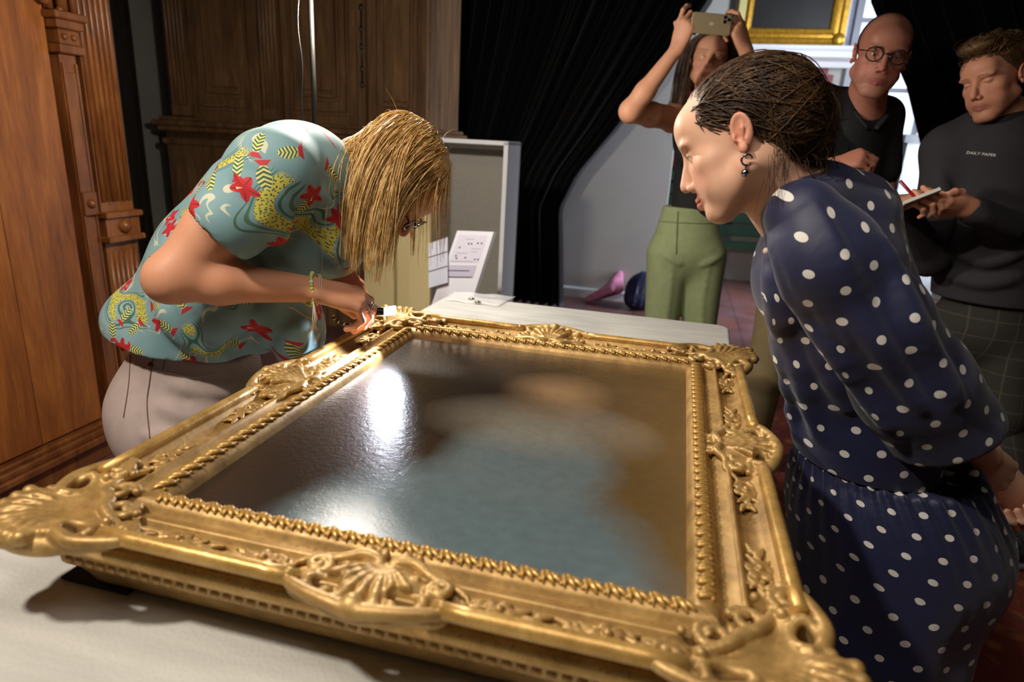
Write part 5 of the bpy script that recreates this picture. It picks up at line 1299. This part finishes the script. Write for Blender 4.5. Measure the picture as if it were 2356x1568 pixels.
def uvtop(V):
    R = V-BP[2]; fwd = nrm(np.cross(lat2, axP)); lo = R@axP; l = R@lat2; f = R@fwd; return np.stack([.14*np.arcsin(np.clip(f/.14, -1, 1)), -lo], 1)
psolid(s, 'bodice', DOT, .0045, Pn, uv=uvtop)
# sleeve
s = SDF(); SLP = [at(1848, 498, -.04), at(1905, 590, -.055), at(2000, 735, -.055), at(2095, 880, -.045), at(2165, 985, -.03)]; SLR = [.056, .072, .080, .086, .092]
for i in range(4): s.cone(SLP[i], SLP[i+1], SLR[i], SLR[i+1], .03)
folds(s, [([(1778+k*20, 540-k*13), (1812+k*26, 640-k*6), (1850+k*36, 770+k*4)], .0075) for k in range(6)]+[([(1800, 640), (1935, 830), (2060, 1000)], .012), ([(2030, 560), (2110, 760), (2200, 920)], .014), ([(1960, 700), (2040, 820), (2120, 940)], .010)], .018, 6)
axS = nrm(SLP[4]-SLP[1]); s.plane(at(2150, 1002, -.03), nrm(axS+v3(.1, 0, -.5)))
s.cone(at(2120, 940, -.03), at(2230, 1110, -.01), .074, .100, .004, 's')
def uvsl(V):
    R = V-SLP[2]; u_ = nrm(np.cross(axS, v3(0, -1, 0))); w_ = np.cross(axS, u_); return np.stack([.095*np.arcsin(np.clip((R@u_)/.095, -1, 1)), -(R@axS)], 1)
psolid(s, 'sleeve', DOT, .0045, Pn, uv=uvsl)
s = SDF(); s.cone(at(1905, 515, .22), at(1990, 680, .32), .052, .074, .03); s.cone(at(1990, 680, .32), at(2095, 870, .34), .074, .082, .03); psolid(s, 'sleeve', DOT, .006, Pn, uv=uvsl)
# skirt
s = SDF(); q0 = at(1992, 1046, YD); z0 = q0[2]
SK = [q0, at(2022, 1130, YD), at(2046, 1230, YD), v3(0, 0, 0)]; SK[3] = v3(SK[2][0]-.01, YD, .30)
s.cone(SK[0]+v3(0, 0, .02), SK[1], .118, .158, .03, flat=(lat2, .86)); s.cone(SK[1], SK[2], .158, .172, .05, flat=(lat2, .86)); s.cone(SK[2], SK[3], .172, .185, .05, flat=(lat2, .86))
s.ell(at(2150, 1245, YD), (.10, .15, .11), .06)
s.plane(v3(0, 0, z0+.002), (0, 0, 1)); s.plane(v3(0, 0, .34), (0, 0, -1))
cxk = lambda z: np.interp(z, [.3, SK[2][2], z0], [SK[3][0], SK[2][0], SK[0][0]])
def ripple(p):
    x = p[:, 0]-np.interp(p[:, 2], [.3, SK[2][2], z0], [SK[3][0], SK[2][0], SK[0][0]]); y = p[:, 1]-YD; a = np.arctan2(y*.86, x); t = np.clip((z0-p[:, 2])/.5, 0, 1)
    return (.0042*np.exp(-t*6)*np.sin(a*34)+.006*t*np.sin(a*9+1)).astype(np.float32)
lo_, hi_ = s.bounds(); s.warp(ripple, lo_, hi_)
def uvsk(V):
    a = np.arctan2((V[:, 1]-YD)*.86, V[:, 0]-cxk(V[:, 2])); r = np.hypot((V[:, 1]-YD)*.86, V[:, 0]-cxk(V[:, 2])); return np.stack([a*.165+.02, V[:, 2]-.9*np.clip(r-.12, -.05, .08)], 1)
psolid(s, 'skirt', DOT, .005, Pn, uv=uvsk)
SKD = s
mb = MB(); P = []
for k in range(41):
    a = 2*math.pi*k/40; P.append(v3(q0[0]+.119*math.cos(a), YD+.119/.86*math.sin(a), z0+.001))
mb.tube(P, .0032, 6); pmb(mb, 'waist_seam', M('navy_seam', (24, 27, 58), .6), Pn)
s = SDF()
for y in (.02, .18): s.cone((q0[0]+.03, y, .45), (q0[0]+.04, y, .07), .058, .042, .02); s.ell((q0[0]-.02, y, .04), (.11, .04, .04), .03)
s.plane((0, 0, .003), (0, 0, -1)); psolid(s, 'stockings', M('dark_stocking', (26, 24, 30), .7), .009, Pn)
# hair: combed back into a loose bun
HP = hairmat('dark_brown_hair', (34, 22, 14), (62, 42, 26), (104, 76, 46))
s = SDF(M2, o2, S2)
s.ell((0, -.020, .046), (.0785, .102, .076), .012); s.ell((0, -.065, .010), (.062, .058, .070), .02)
s.ell((0, .074, -.022), (.09, .055, .092), .014, 's', rot=rotm((0, 1, -.25), (0, .25, 1)))
for x in (-1, 1): s.ell((x*.088, .005, -.028), (.028, .052, .060), .012, 's')
s.frame()
bun = at(1852, 285, .07); s.cone(o2+(v3(0, -.07, .035)@M2), bun, .052, .050, .025); s.ell(at(1832, 240, .06), (.034, .04, .026), .02); s.ell(at(1838, 355, .06), (.04, .05, .045), .03)
psolid(s, 'hair_base', HP, .0045, Pn); HSD = s
paths = []; rad = []
L = np.stack([rg.uniform(-.085, .085, 1700), rg.uniform(-.05, .080, 1700), rg.uniform(.0, .14, 1700)], 1)
for P in comb(HSD, o2+(L*S2)@M2, bun+rg.normal(0, .03, (1700, 3)), 13, .014, .08, .0022):
    Lp = ((P[0]-o2)@M2.T)/S2
    if Lp[1] < .080: paths.append(P); rad.append(rg.uniform(.0006, .0014))
for k in range(330):                        # curls of the bun
    c = (bun, at(1832, 222, .05), at(1865, 330, .06), at(1838, 372, .03))[k % 4]+rg.normal(0, (.022, .02, .022, .014)[k % 4], 3); R_0 = rg.uniform(.008, .026); u_ = nrm(rg.normal(0, 1, 3)); w_ = nrm(np.cross(u_, rg.normal(0, 1, 3))); a0 = rg.uniform(0, 6)
    P = np.array([c+R_0*(u_*math.cos(a)+w_*math.sin(a))*(1+.2*a/5)+v3(0, 0, -.004*(a-a0)) for a in np.linspace(a0, a0+rg.uniform(2, 4.5), 11)]); paths.append(P); rad.append(rg.uniform(.0006, .0013))
for k in range(24):                         # loose strands at the nape and temple
    p = at(1800+rg.normal(0, 18), 330+rg.normal(0, 25), -.03+rg.normal(0, .01)); P = fall(p, nrm(v3(.2, -.3, -.8)+rg.normal(0, .3, 3)), int(rg.uniform(8, 14)), .010, [(nb, np.array([.06, .06, .06]), np.eye(3))], rg, stiff=.84, jit=.4); paths.append(P); rad.append(.0005)
strands('hair', paths, rad, HP, Pn)
mb = MB(); c0 = at(1700, 205, .0); c1 = at(1738, 183, .0); mb.tube([c0, (c0+c1)/2+v3(0, 0, .004), c1], [.003, .006, .001], 6, flat=(1, .4)); pmb(mb, 'hair_clip', M('black_clip', (12, 12, 12), .2), Pn)
# earring
STL = M('polished_steel', (150, 156, 170), .12, 1.0); e0 = o2+(v3(.0795, -.004, -.040)@M2); mb = MB()
mb.tube([e0+v3(.008*math.cos(a), 0, .008*math.sin(a)-.001) for a in np.linspace(.3, 5.6, 15)], .0018, 6); mb.sphere(e0+v3(0, 0, -.020), .0062, 14, 9); mb.tube([e0+v3(0, 0, -.008), e0+v3(0, 0, -.015)], .0014, 5)
pmb(mb, 'earring', STL, Pn)
mb = MB(); mb.sphere(at(1763, 577, -.0), .0055, 12, 8); pmb(mb, 'pearl_button', M('pearl', (226, 208, 190), .2), Pn)

# ------------------------------------------------------------------ the woman holding up a phone
rg = np.random.default_rng(31)
T = person((.82, 1.92, 0), 'woman in black sleeveless top and sage green trousers holding up a phone')
oT = v3(.7789, 1.8952, 1.6762); fT = nrm(v3(-.221, -.96, .12)); uT = v3(.063, .13, .99); uT = nrm(uT-fT*np.dot(uT, fT)); MT = rotm(fT, uT)
s = SDF(); head(s, MT, oT, 1.0, lid=.35)
nbT = at(1628, 262, 1.95); s.cone(oT+v3(0, .02, -.04), nbT, .050, .054, .03)
shR = at(1548, 272, 1.93); elR = at(1450, 256, 1.66); wrR = at(1558, 112, 1.62); shL = at(1708, 280, 1.95); elL = at(1772, 262, 1.68); wrL = at(1716, 116, 1.62)
s.cone(shR, shL, .058, .058, .05); s.cone(nbT, at(1620, 330, 1.97), .075, .08, .06, flat=((0, 1, 0), 1.35))
arm(s, shR, elR, wrR, .050, .042, .038, .025); arm(s, shL, elL, wrL, .050, .042, .038, .025)
PH = at(1636, 55, 1.585); ux = nrm(at(1680, 58, 1.585)-at(1592, 50, 1.585)); uz = nrm(np.cross(ux, v3(0, 1, 0)))*1.0; uz = uz if uz[2] > 0 else -uz
MrT, tR = hand(s, wrR, at(1578, 52, 1.60)-wrR, v3(-.55, -.75, .1), True, [(12, 40, 30), (45, 75, 40), (55, 80, 45), (60, 80, 45)], thumb=[(.018, .016, -.012), (.034, .045, -.030), (.045, .066, -.034), (.058, .080, -.034)])
MlT, tL = hand(s, wrL, at(1694, 50, 1.60)-wrL, v3(.45, -.75, .2), False, [(12, 42, 30), (45, 72, 40), (55, 80, 45), (60, 80, 45)], thumb=[(.018, .016, -.012), (.036, .045, -.026), (.050, .052, -.034), (.064, .050, -.038)])
skT = np.array(srgb(206, 150, 118)[:3])
def pT(V):
    C = np.tile(skT, (len(V), 1)); return headpaint(V, C, MT, oT, 1.0, 1.0, srgb(170, 84, 78)[:3], .7, srgb(84, 58, 40)[:3], srgb(196, 110, 92)[:3])
bb = [pt_box(list(tR)+[wrR], .02), pt_box(list(tL)+[wrL], .02)]
psolid(s, 'body', SKIN, .007, T, fine=[(oT-.13, oT+.13, .0024), (bb[0][0], bb[0][1], .0024), (bb[1][0], bb[1][1], .0024)], paint=pT)
eyes(T, MT, oT, 1.0, (.0, .9, .35))
BLK = M('black_knit', (15, 14, 16), .85, bump=.2, bscale=300); s = SDF()
s.cone(at(1622, 330, 1.96), at(1604, 480, 1.96), .122, .117, .05, flat=((0, 1, 0), 1.3)); s.cone(at(1585, 300, 1.95), at(1668, 300, 1.96), .062, .062, .05)
s.cone(at(1578, 262, 1.95), at(1582, 330, 1.93), .040, .06, .03); s.cone(at(1676, 262, 1.97), at(1672, 330, 1.95), .04, .06, .03)
for x in (1590, 1648): s.ell(at(x, 355, 1.89), (.06, .05, .055), .04)
s.ell(at(1628, 262, 1.88), (.05, .10, .055), .02, 's')
psolid(s, 'sleeveless_top', BLK, .007, T)
GRN2 = DENIM('sage_trousers', (136, 146, 104)); s = SDF(); HT = at(1580, 570, 1.96)
s.cone(at(1586, 484, 1.96), HT, .122, .168, .04, flat=((0, 1, 0), 1.35)); kx = {-1: at(1525, 715, 1.93), 1: at(1615, 725, 1.93)}
for g_ in (-1, 1):
    hp = HT+v3(g_*.082, -.01, -.04); kn = v3(kx[g_][0]+g_*.0, 1.93, .46); s.cone(hp, kn, .098, .073, .035); s.cone(kn, kn+v3(g_*.01, .02, -.40), .072, .062, .03)
    s.chain(spline([HT+v3(g_*.05, -.115, -.055), HT+v3(g_*.10, -.105, -.03), HT+v3(g_*.14, -.07, -.01)], 4), .006, .02)
    s.chain(spline([hp+v3(0, -.09, -.0), hp+v3(g_*-.005, -.09, -.2), kn+v3(0, -.07, .0)], 5), .004, .02)
zt_ = at(1586, 480, 1.86)[2]; s.plane(v3(0, 0, zt_), (0, 0, 1)); psolid(s, 'trousers', GRN2, .008, T)
DSEAM = M('dark_sage_seam', (92, 100, 66), .8)
seam('fly_seam', s, [(1560, 486), (1558, 530), (1556, 585)], .0030, DSEAM, T); seam('waistband_seam', s, [(1505, 508), (1560, 512), (1620, 514), (1660, 512)], .0018, DSEAM, T)
for g_ in (-1, 1):
    t = SDF(); kn = kx[g_]; t.ell((kn[0], 1.86, .04), (.045, .125, .045), .02); t.ell((kn[0], 1.94, .07), (.042, .05, .06), .03); t.plane((0, 0, .003), (0, 0, -1)); psolid(t, 'shoe', SHOE, .01, T)
HT_ = hairmat('brown_hair', (46, 30, 20), (74, 50, 32), (104, 76, 50)); s = SDF(MT, oT)
s.ell((0, -.02, .052), (.083, .105, .085), .02); s.ell((0, -.07, -.03), (.078, .055, .10), .03); s.ell((0, .082, -.03), (.064, .062, .098), .012, 's')
for x in (-1, 1): s.cone((x*.072, -.02, -.02), (x*.088, -.03, -.15), .026, .022, .02)
s.frame(); psolid(s, 'hair_base', HT_, .006, T); paths = []; rad = []
ET = [(oT+(v3(0, -.015, .05)@MT), np.array([.086, .106, .088]), MT), (shR, np.array([.06]*3), np.eye(3)), (shL, np.array([.06]*3), np.eye(3))]
for k in range(420):
    sd = -1 if rg.random() < .5 else 1; L = v3(sd*rg.uniform(.0, .08), rg.uniform(-.09, .06), .0); q = 1-(L[0]/.085)**2-((L[1]+.015)/.105)**2
    if q <= 0: continue
    L[2] = .05+.087*math.sqrt(q); P = fall(oT+(L@MT), nrm((v3(sd, -.35, 0)@MT)), int(rg.uniform(16, 24)), .018, ET, rg, stiff=.72, jit=.05); paths.append(P); rad.append(rg.uniform(.0012, .0022))
strands('hair', paths, rad, HT_, T, 3)
mb = MB(); c = tL[0]*.55+wrL*.45; mb.sphere(wrL+(v3(.009, .100, -.004)@MlT), (.0035, .003, .0035), 8, 6); pmb(mb, 'ring', RING, T)
# phone
ph = empty('smartphone', PH); tag(ph, 'gold smartphone held up sideways by the woman in green trousers', 'phone'); PHM = M('phone_gold', (176, 156, 122), .3, .35); yv = nrm(np.cross(uz, ux)); yv = yv if yv[1] < 0 else -yv
Rp = np.array([ux, -yv, uz]); mb = slab((-.073, -.0355, .073, .0355, .010), -.004, .004, .0025); V = np.array(mb.v)[:, [0, 2, 1]]
def phone(name, mat, V, Fc, par=None): return link(name, mesh(name, np.asarray(V)@Rp, Fc), mat, par or ph, smooth=False)
phone('case', PHM, V, [q[::-1] for q in mb.f])
mb = slab((.038, .002, .070, .033, .008), .0, .0015, .0005); cb_ = phone('camera_bump', M('phone_glass', (150, 136, 112), .15, .2), np.array(mb.v)[:, [0, 2, 1]]*np.array([1, -1, 1])+v3(0, -.004, 0), mb.f)
for x, z in ((.047, .025), (.047, .010), (.061, .0175)):
    mb = MB(); mb.lathe([(.0062, 0), (.0062, .0015), (.0045, .0018)], n=14); V = np.array(mb.v)[:, [0, 2, 1]]*np.array([1, -1, 1])+v3(x, -.0055, z); phone('lens', M('lens_dark', (30, 30, 34), .1), V, mb.f, cb_)
mb = MB(); P = [(.0075*math.cos(a)*(1+.12*math.cos(2*a)), .0065*math.sin(a)) for a in np.linspace(0, 2*math.pi, 21)[:-1]]; mb.add([(0, -.0043, 0)]+[(x, -.0043, z) for x, z in P], [(0, 1+i, 1+(i+1) % 20) for i in range(20)]); mb.sphere((.0085, -.0043, .001), (.0028, .0003, .0028), 8, 5)
phone('logo', M('phone_logo', (226, 208, 170), .2, .4), mb.v, mb.f)

# ------------------------------------------------------------------ the man with glasses
rg = np.random.default_rng(41)
G = person((1.02, 1.5, 0), 'man with round glasses and black polo shirt leaning in behind the polka dot dress')
oG = v3(1.1829, 1.2999, 1.6522); fG = nrm(v3(-.30, -.93, -.16)); uG = v3(.10, -.125, .985); uG = nrm(uG-fG*np.dot(uG, fG)); MG = rotm(fG, uG); SG = 1.04
s = SDF(); head(s, MG, oG, SG, male=1, lid=.45); nbG = at(1985, 260, 1.40); s.cone(oG+v3(0, .03, -.05), nbG, .060, .066, .03)
s.cone(nbG, nbG+v3(0, .02, -.10), .064, .07, .03)
shGr = at(1880, 240, 1.42); elG = at(1850, 420, 1.25); wrG = at(1905, 385, 1.08); arm(s, shGr, elG, wrG, .05, .045, .042, .03)
MgG, tG = hand(s, wrG, v3(.5, -.3, .25), v3(-.2, -.5, .8), True, [(50, 70, 40)]*4, sc=1.05)
shGl = at(2030, 268, 1.46); elGl = at(2030, 470, 1.45); wrGl = at(2000, 610, 1.4); arm(s, shGl, elGl, wrGl, .05, .045, .042, .03)
skG = np.array(srgb(164, 110, 90)[:3])
def pG(V):
    C = np.tile(skG, (len(V), 1)); return headpaint(V, C, MG, oG, SG, 1.0, srgb(150, 80, 74)[:3], .5, srgb(96, 70, 54)[:3], srgb(190, 96, 80)[:3], srgb(150, 108, 90)[:3])
psolid(s, 'body', SKIN, .008, G, fine=[(oG-.135, oG+.135, .0024)], paint=pG); eyes(G, MG, oG, SG, (.0, .9, -.4))
s = SDF(); BPO = M('black_polo', (13, 13, 16), .8, bump=.15, bscale=250)
s.cone(at(1955, 300, 1.43), at(1925, 520, 1.46), .130, .130, .05, flat=((0, 1, 0), 1.2)); s.cone(at(1930, 520, 1.46), at(1880, 640, 1.5), .135, .140, .05, flat=((0, 1, 0), 1.2))
s.cone(shGr, shGl, .070, .066, .05); s.cone(shGr, at(1862, 340, 1.36), .07, .068, .03); s.cone(shGl, at(2030, 390, 1.45), .066, .064, .03)
s.ell(nbG+v3(-.01, -.07, .05), (.045, .07, .075), .012, 's')
psolid(s, 'polo_shirt', BPO, .009, G)
mb = MB(); c = nbG+v3(0, -.005, .0)
for sg in (-1, 1):
    P = spline([c+v3(sg*.012, -.078, -.055), c+v3(sg*.050, -.055, -.01), c+v3(sg*.062, .0, .025), c+v3(sg*.03, .055, .035)], 5); mb.tube(P, .014, 6, flat=(1, .5))
pmb(mb, 'collar', BPO, G)
s = SDF(); KHA = DENIM('khaki_trousers', (120, 104, 70)); hG = at(1850, 660, 1.52)
s.cone(hG+v3(.02, 0, .06), hG, .140, .155, .04, flat=((0, 1, 0), 1.2))
for g_, px in ((-1, 1762), (1, 1905)):
    kn = at(px, 860, 1.5); s.cone(hG+v3(g_*.075, 0, -.04), v3(kn[0], 1.5, .46), .095, .075, .03); s.cone(v3(kn[0], 1.5, .46), v3(kn[0], 1.53, .10), .072, .062, .03)
psolid(s, 'trousers', KHA, .010, G)
for px in (1762, 1905):
    kn = at(px, 860, 1.5); t = SDF(); t.ell((kn[0], 1.44, .045), (.05, .135, .045), .02); t.ell((kn[0], 1.53, .07), (.045, .05, .06), .03); t.plane((0, 0, .012), (0, 0, -1)); psolid(t, 'shoe', SHOE, .012, G)
s = SDF(MG, oG, SG); s.ell((0, -.024, .045), (.077, .090, .083), .02); s.ell((0, .06, .02), (.12, .085, .16), .012, 's'); s.ell((0, -.05, -.12), (.1, .12, .10), .012, 's')
s.frame(); psolid(s, 'hair', M('short_dark_hair', (44, 34, 28), .75, var=.3, vscale=300, bump=.5, bscale=500), .004, G)
mb = MB()
def gl(x, y, z): return oG+((v3(x, y, z)*SG)@MG)
for x in (-1, 1):
    mb.tube([gl(x*.034+.0235*math.cos(a), .104-.006*abs(math.cos(a)), .008+.0205*math.sin(a)) for a in np.linspace(0, 2*math.pi, 23)], .0021, 6); mb.tube([gl(x*.058, .098, .014), gl(x*.074, .05, .013), gl(x*.082, -.01, .012)], .002, 6)
mb.tube([gl(-.011, .104, .012), gl(0, .107, .015), gl(.011, .104, .012)], .002, 6); pmb(mb, 'glasses', M('dark_glasses', (30, 24, 22), .2), G)
for x in (-1, 1):
    c = gl(x*.034, .103, .008); mb = MB(); P = [c+((v3(.0225*math.cos(a), 0, .0195*math.sin(a)))@MG) for a in np.linspace(0, 2*math.pi, 17)[:-1]]; mb.add([c]+P, [(0, 1+i, 1+(i+1) % 16) for i in range(16)]); pmb(mb, 'lens', LENS, G)

# ------------------------------------------------------------------ the man writing in a notepad
rg = np.random.default_rng(51)
Wm = person((1.62, 1.22, 0), 'man in dark grey lettered sweatshirt writing in a notepad at far right')
oW = v3(1.5293, 1.2295, 1.5909); fW = nrm(v3(-.88, -.40, -.28)); uW = v3(-.30, .10, .94); uW = nrm(uW-fW*np.dot(uW, fW)); MW = rotm(fW, uW)
s = SDF(); head(s, MW, oW, 1.0, male=1, lid=.95); nbW = at(2300, 285, 1.28); s.cone(oW+v3(.02, .02, -.05), nbW, .056, .064, .03); s.cone(nbW, nbW+v3(.02, .02, -.15), .09, .12, .05)
pad = at(2112, 470, .98); wrWl = at(2228, 478, 1.02); wrWr = at(2066, 470, 1.10)
MwL, tWl = hand(s, wrWl, at(2130, 478, .985)-wrWl, v3(.1, -.65, -.55), False, [(18, 22, 14), (22, 26, 16), (28, 34, 20), (55, 60, 30)], thumb=[(.018, .016, -.012), (.038, .044, -.022), (.044, .072, -.020), (.040, .094, -.014)], sc=1.06)
MwR, tWr = hand(s, wrWr, at(2118, 452, 1.02)-wrWr, v3(-.3, -.5, .8), True, [(35, 55, 30), (45, 65, 35), (50, 70, 40), (55, 70, 40)], thumb=[(.018, .016, -.012), (.034, .046, -.030), (.030, .074, -.040), (.018, .092, -.042)], sc=1.04)
elWl = at(2392, 560, 1.20); s.cone(elWl, wrWl, .040, .029, .02); elWr = at(2135, 590, 1.26); s.cone(elWr, wrWr, .04, .029, .02)
skW = np.array(srgb(208, 148, 118)[:3])
def pW(V):
    C = np.tile(skW, (len(V), 1)); return headpaint(V, C, MW, oW, 1.0, 1.0, srgb(160, 92, 84)[:3], .8, srgb(86, 60, 40)[:3], srgb(200, 110, 92)[:3], srgb(150, 106, 76)[:3])
bb = [pt_box(list(tWl)+[wrWl], .02), pt_box(list(tWr)+[wrWr], .02)]
psolid(s, 'body', SKIN, .007, Wm, fine=[(oW-.135, oW+.135, .0024), (bb[0][0], bb[0][1], .0026), (bb[1][0], bb[1][1], .0026)], paint=pW); eyes(Wm, MW, oW, 1.0, (0, .6, -.8))
SWE = M('charcoal_sweatshirt', (45, 42, 47), .9, var=.08, vscale=40, bump=.3, bscale=600); s = SDF(); fl = (nrm(v3(-.75, -.65, 0)), 1.22)
s.cone(at(2285, 350, 1.27), at(2268, 540, 1.27), .160, .158, .06, flat=fl); s.cone(at(2268, 540, 1.27), at(2262, 690, 1.27), .158, .165, .05, flat=fl)
shWr = at(2178, 345, 1.32); shWl = at(2405, 330, 1.22); s.cone(shWr, nbW+v3(0, .01, -.04), .078, .06, .06); s.cone(shWl, nbW+v3(0, .01, -.04), .08, .06, .06)
s.cone(shWr, elWr, .070, .064, .04); s.cone(elWr, wrWr-nrm(wrWr-elWr)*.02, .064, .042, .03); s.cone(shWl, elWl, .078, .07, .04); s.cone(elWl, wrWl-nrm(wrWl-elWl)*.03, .066, .045, .03)
folds(s, [([(2190, 570), (2270, 600), (2350, 580)], .014), ([(2170, 630), (2260, 650), (2340, 640)], .012), ([(2250, 490), (2300, 520), (2345, 545)], .012), ([(2160, 400), (2180, 480), (2170, 560)], .012)], .03)
s.ell(nbW+v3(-.02, -.02, .05), (.070, .070, .055), .012, 's'); s.plane(at(2260, 697, 1.2), (0, 0, -1))
psolid(s, 'sweatshirt', SWE, .0065, Wm); SWS = s
mb = MB(); P = [nbW+v3(-.018+.066*math.cos(a), -.018+.066*math.sin(a), .012-.022*math.cos(a+.8)) for a in np.linspace(0, 2*math.pi, 33)]; mb.tube(P, .008, 7); pmb(mb, 'neck_rib', SWE, Wm)
fc = bpy.data.curves.new('lettering', 'FONT'); fc.body = 'DAILY PAPER'; fc.size = .020; fc.shear = .35; fc.extrude = .0004; fc.space_character = 1.05; fc.offset = .0002
fo = bpy.data.objects.new('tmp_text', fc); scn.collection.objects.link(fo); dg = bpy.context.evaluated_depsgraph_get(); me = bpy.data.meshes.new_from_object(fo.evaluated_get(dg)); bpy.data.objects.remove(fo)
V = np.array([v.co[:] for v in me.vertices]); a0, a1 = onbody(SWS, 2222, 350, .0), onbody(SWS, 2291, 357, .0); wdt = V[:, 0].max(); N_ = 40
cols = [onbody(SWS, 2222+69*i/N_, 350+7*i/N_, .0018) for i in range(N_+1)]; upv = nrm(onbody(SWS, 2256, 343, .0)-onbody(SWS, 2256, 362, .0)); NV = []
for q in V:
    t = q[0]/wdt*N_; i = int(np.clip(math.floor(t), 0, N_-1)); NV.append(cols[i]+(cols[i+1]-cols[i])*(t-i)+upv*(q[1]-.007)*.62+(CAM-cols[i])/np.linalg.norm(CAM-cols[i])*q[2])
me.vertices.foreach_set('co', np.array(NV, np.float32).ravel()); me.update(); me.materials.clear(); me.materials.append(M('white_print', (214, 212, 208), .6))
lo = bpy.data.objects.new('lettering', me); scn.collection.objects.link(lo); lo.parent = Wm; lo.location = -np.array(Wm.location); lo['label'] = 'small white DAILY PAPER lettering on the chest'
m = N('plaid_trousers'); v = m.coord(); sp = m.sep(v)
def ln_(ax, sc_): return m.math('LESS_THAN', m.math('FRACT', m.math('MULTIPLY', sp[ax], sc_)), .07)
m.P(Base__Color=m.mix(m.math('MULTIPLY', m.math('MAXIMUM', ln_(0, 16), ln_(2, 16)), .5), srgb(44, 42, 38), srgb(84, 78, 62)), Roughness=.9); PLD = m.m; s = SDF(); hW = at(2262, 740, 1.27)
s.cone(hW+v3(0, 0, .08), hW, .145, .155, .04, flat=fl)
for dx, dy in ((-.085, .05), (.08, -.05)):
    kn = v3(hW[0]+dx, 1.22+dy, .48); s.cone(hW+v3(dx, dy, -.05), kn, .10, .08, .03); s.cone(kn, v3(kn[0]+.01, kn[1]+.02, .10), .078, .066, .03)
psolid(s, 'trousers', PLD, .010, Wm)
SNK = M('dark_sneaker', (46, 48, 52), .7, var=.25, vscale=40); SOL = M('sneaker_sole', (120, 122, 138), .6)
for bx, by in ((hW[0]-.06, 1.12), (1.80, .93)):
    t = SDF(); t.ell((bx-.02, by, .060), (.125, .045, .042), .02); t.ell((bx+.07, by, .095), (.05, .04, .06), .03); t.plane((0, 0, .030), (0, 0, -1)); sn = psolid(t, 'sneaker', SNK, .009, Wm)
    t = SDF(); t.ell((bx-.01, by, .02), (.145, .052, .05), .01); t.plane((0, 0, .032), (0, 0, 1)); t.plane((0, 0, .010), (0, 0, -1)); psolid(t, 'sole', SOL, .006, Wm)
    for k in range(4): mb = MB(); x = bx-.02+k*.022; mb.tube([(x, by-.035, .092+k*.006), (x+.004, by, .104+k*.006), (x, by+.035, .092+k*.006)], .0035, 5); pmb(mb, 'lace', BLK, Wm)
s_ = SDF(); s_.cone((1.80+.07, .93, .1), (hW[0]+.10, 1.19, .42), .066, .075, .02); psolid(s_, 'trouser_leg', PLD, .010, Wm)
s = SDF(MW, oW); s.ell((0, -.024, .052), (.081, .104, .083), .02); s.ell((0, .088, -.012), (.085, .058, .090), .012, 's'); s.ell((0, -.05, -.10), (.1, .12, .085), .012, 's')
for x in (-1, 1): s.ell((x*.09, .01, -.035), (.03, .05, .05), .01, 's')
s.ell((0, .055, .118), (.060, .050, .026), .02); s.frame()
HW_ = hairmat('light_brown_hair', (62, 44, 28), (98, 72, 44), (132, 100, 62)); psolid(s, 'hair_base', HW_, .005, Wm); paths = []; rad = []
L = np.stack([rg.uniform(-.07, .07, 500), rg.uniform(-.09, .09, 500), rg.uniform(.06, .14, 500)], 1)
for P in comb(s, oW+L@MW, oW+(rg.normal(0, .03, (500, 3))+v3(0, -.05, .14))@MW, 5, .010, .5, .007): paths.append(P); rad.append(rg.uniform(.0009, .0018))
strands('hair', paths, rad, HW_, Wm, 3)
# notepad and pen: things of their own
pe = nrm(at(2155, 455, .975)-at(2074, 486, .99)); pw_ = nrm(np.cross(pe, v3(0, .35, 1))); pn_ = nrm(np.cross(pw_, pe)); pn_ = pn_ if pn_[2] > 0 else -pn_; pc = (at(2155, 455, .975)+at(2074, 486, .99))/2+v3(.0, .012, .014)
np_ = empty('notepad', pc); tag(np_, 'small white spiral notepad in the hand of the man writing', 'notepad')
ln2 = np.linalg.norm(at(2155, 455, .975)-at(2074, 486, .99))/2
mb = MB(); mb.obox((0, 0, 0), pe*ln2, pw_*.05, pn_*.0045); mb.build('pages', M('paper_white', (214, 208, 198), .7), np_)
mb = MB(); mb.obox(-pn_*.0055, pe*(ln2+.001), pw_*.051, pn_*.0008); mb.build('cover', M('pad_cover', (150, 140, 128), .6), np_)
for k in range(11):
    c = pe*ln2+pw_*(-.045+.009*k); mb = MB(); mb.tube([c+(pe*math.cos(a)+pn_*math.sin(a))*.0065 for a in np.linspace(0, 2*math.pi, 11)], .0009, 4); mb.build('spiral_ring', M('wire', (150, 150, 150), .3, .9), np_)
a, b = at(2071, 416, 1.0), at(2116, 466, .985); pn2 = empty('red_pen', b); tag(pn2, 'dark red pen in the writing hand above the notepad', 'pen')
mb = MB(); mb.tube([(a-b)*.0, (a-b)*.08, (a-b)*1.0], [.001, .0048, .0048], 8); mb.build('barrel', M('pen_red', (150, 16, 22), .3), pn2, smooth=True)
mb = MB(); mb.tube([(a-b)*.55+v3(0, -.006, 0), (a-b)*.98+v3(0, -.006, 0)], .0016, 6); mb.build('clip', M('pen_clip', (120, 14, 18), .3), pn2)
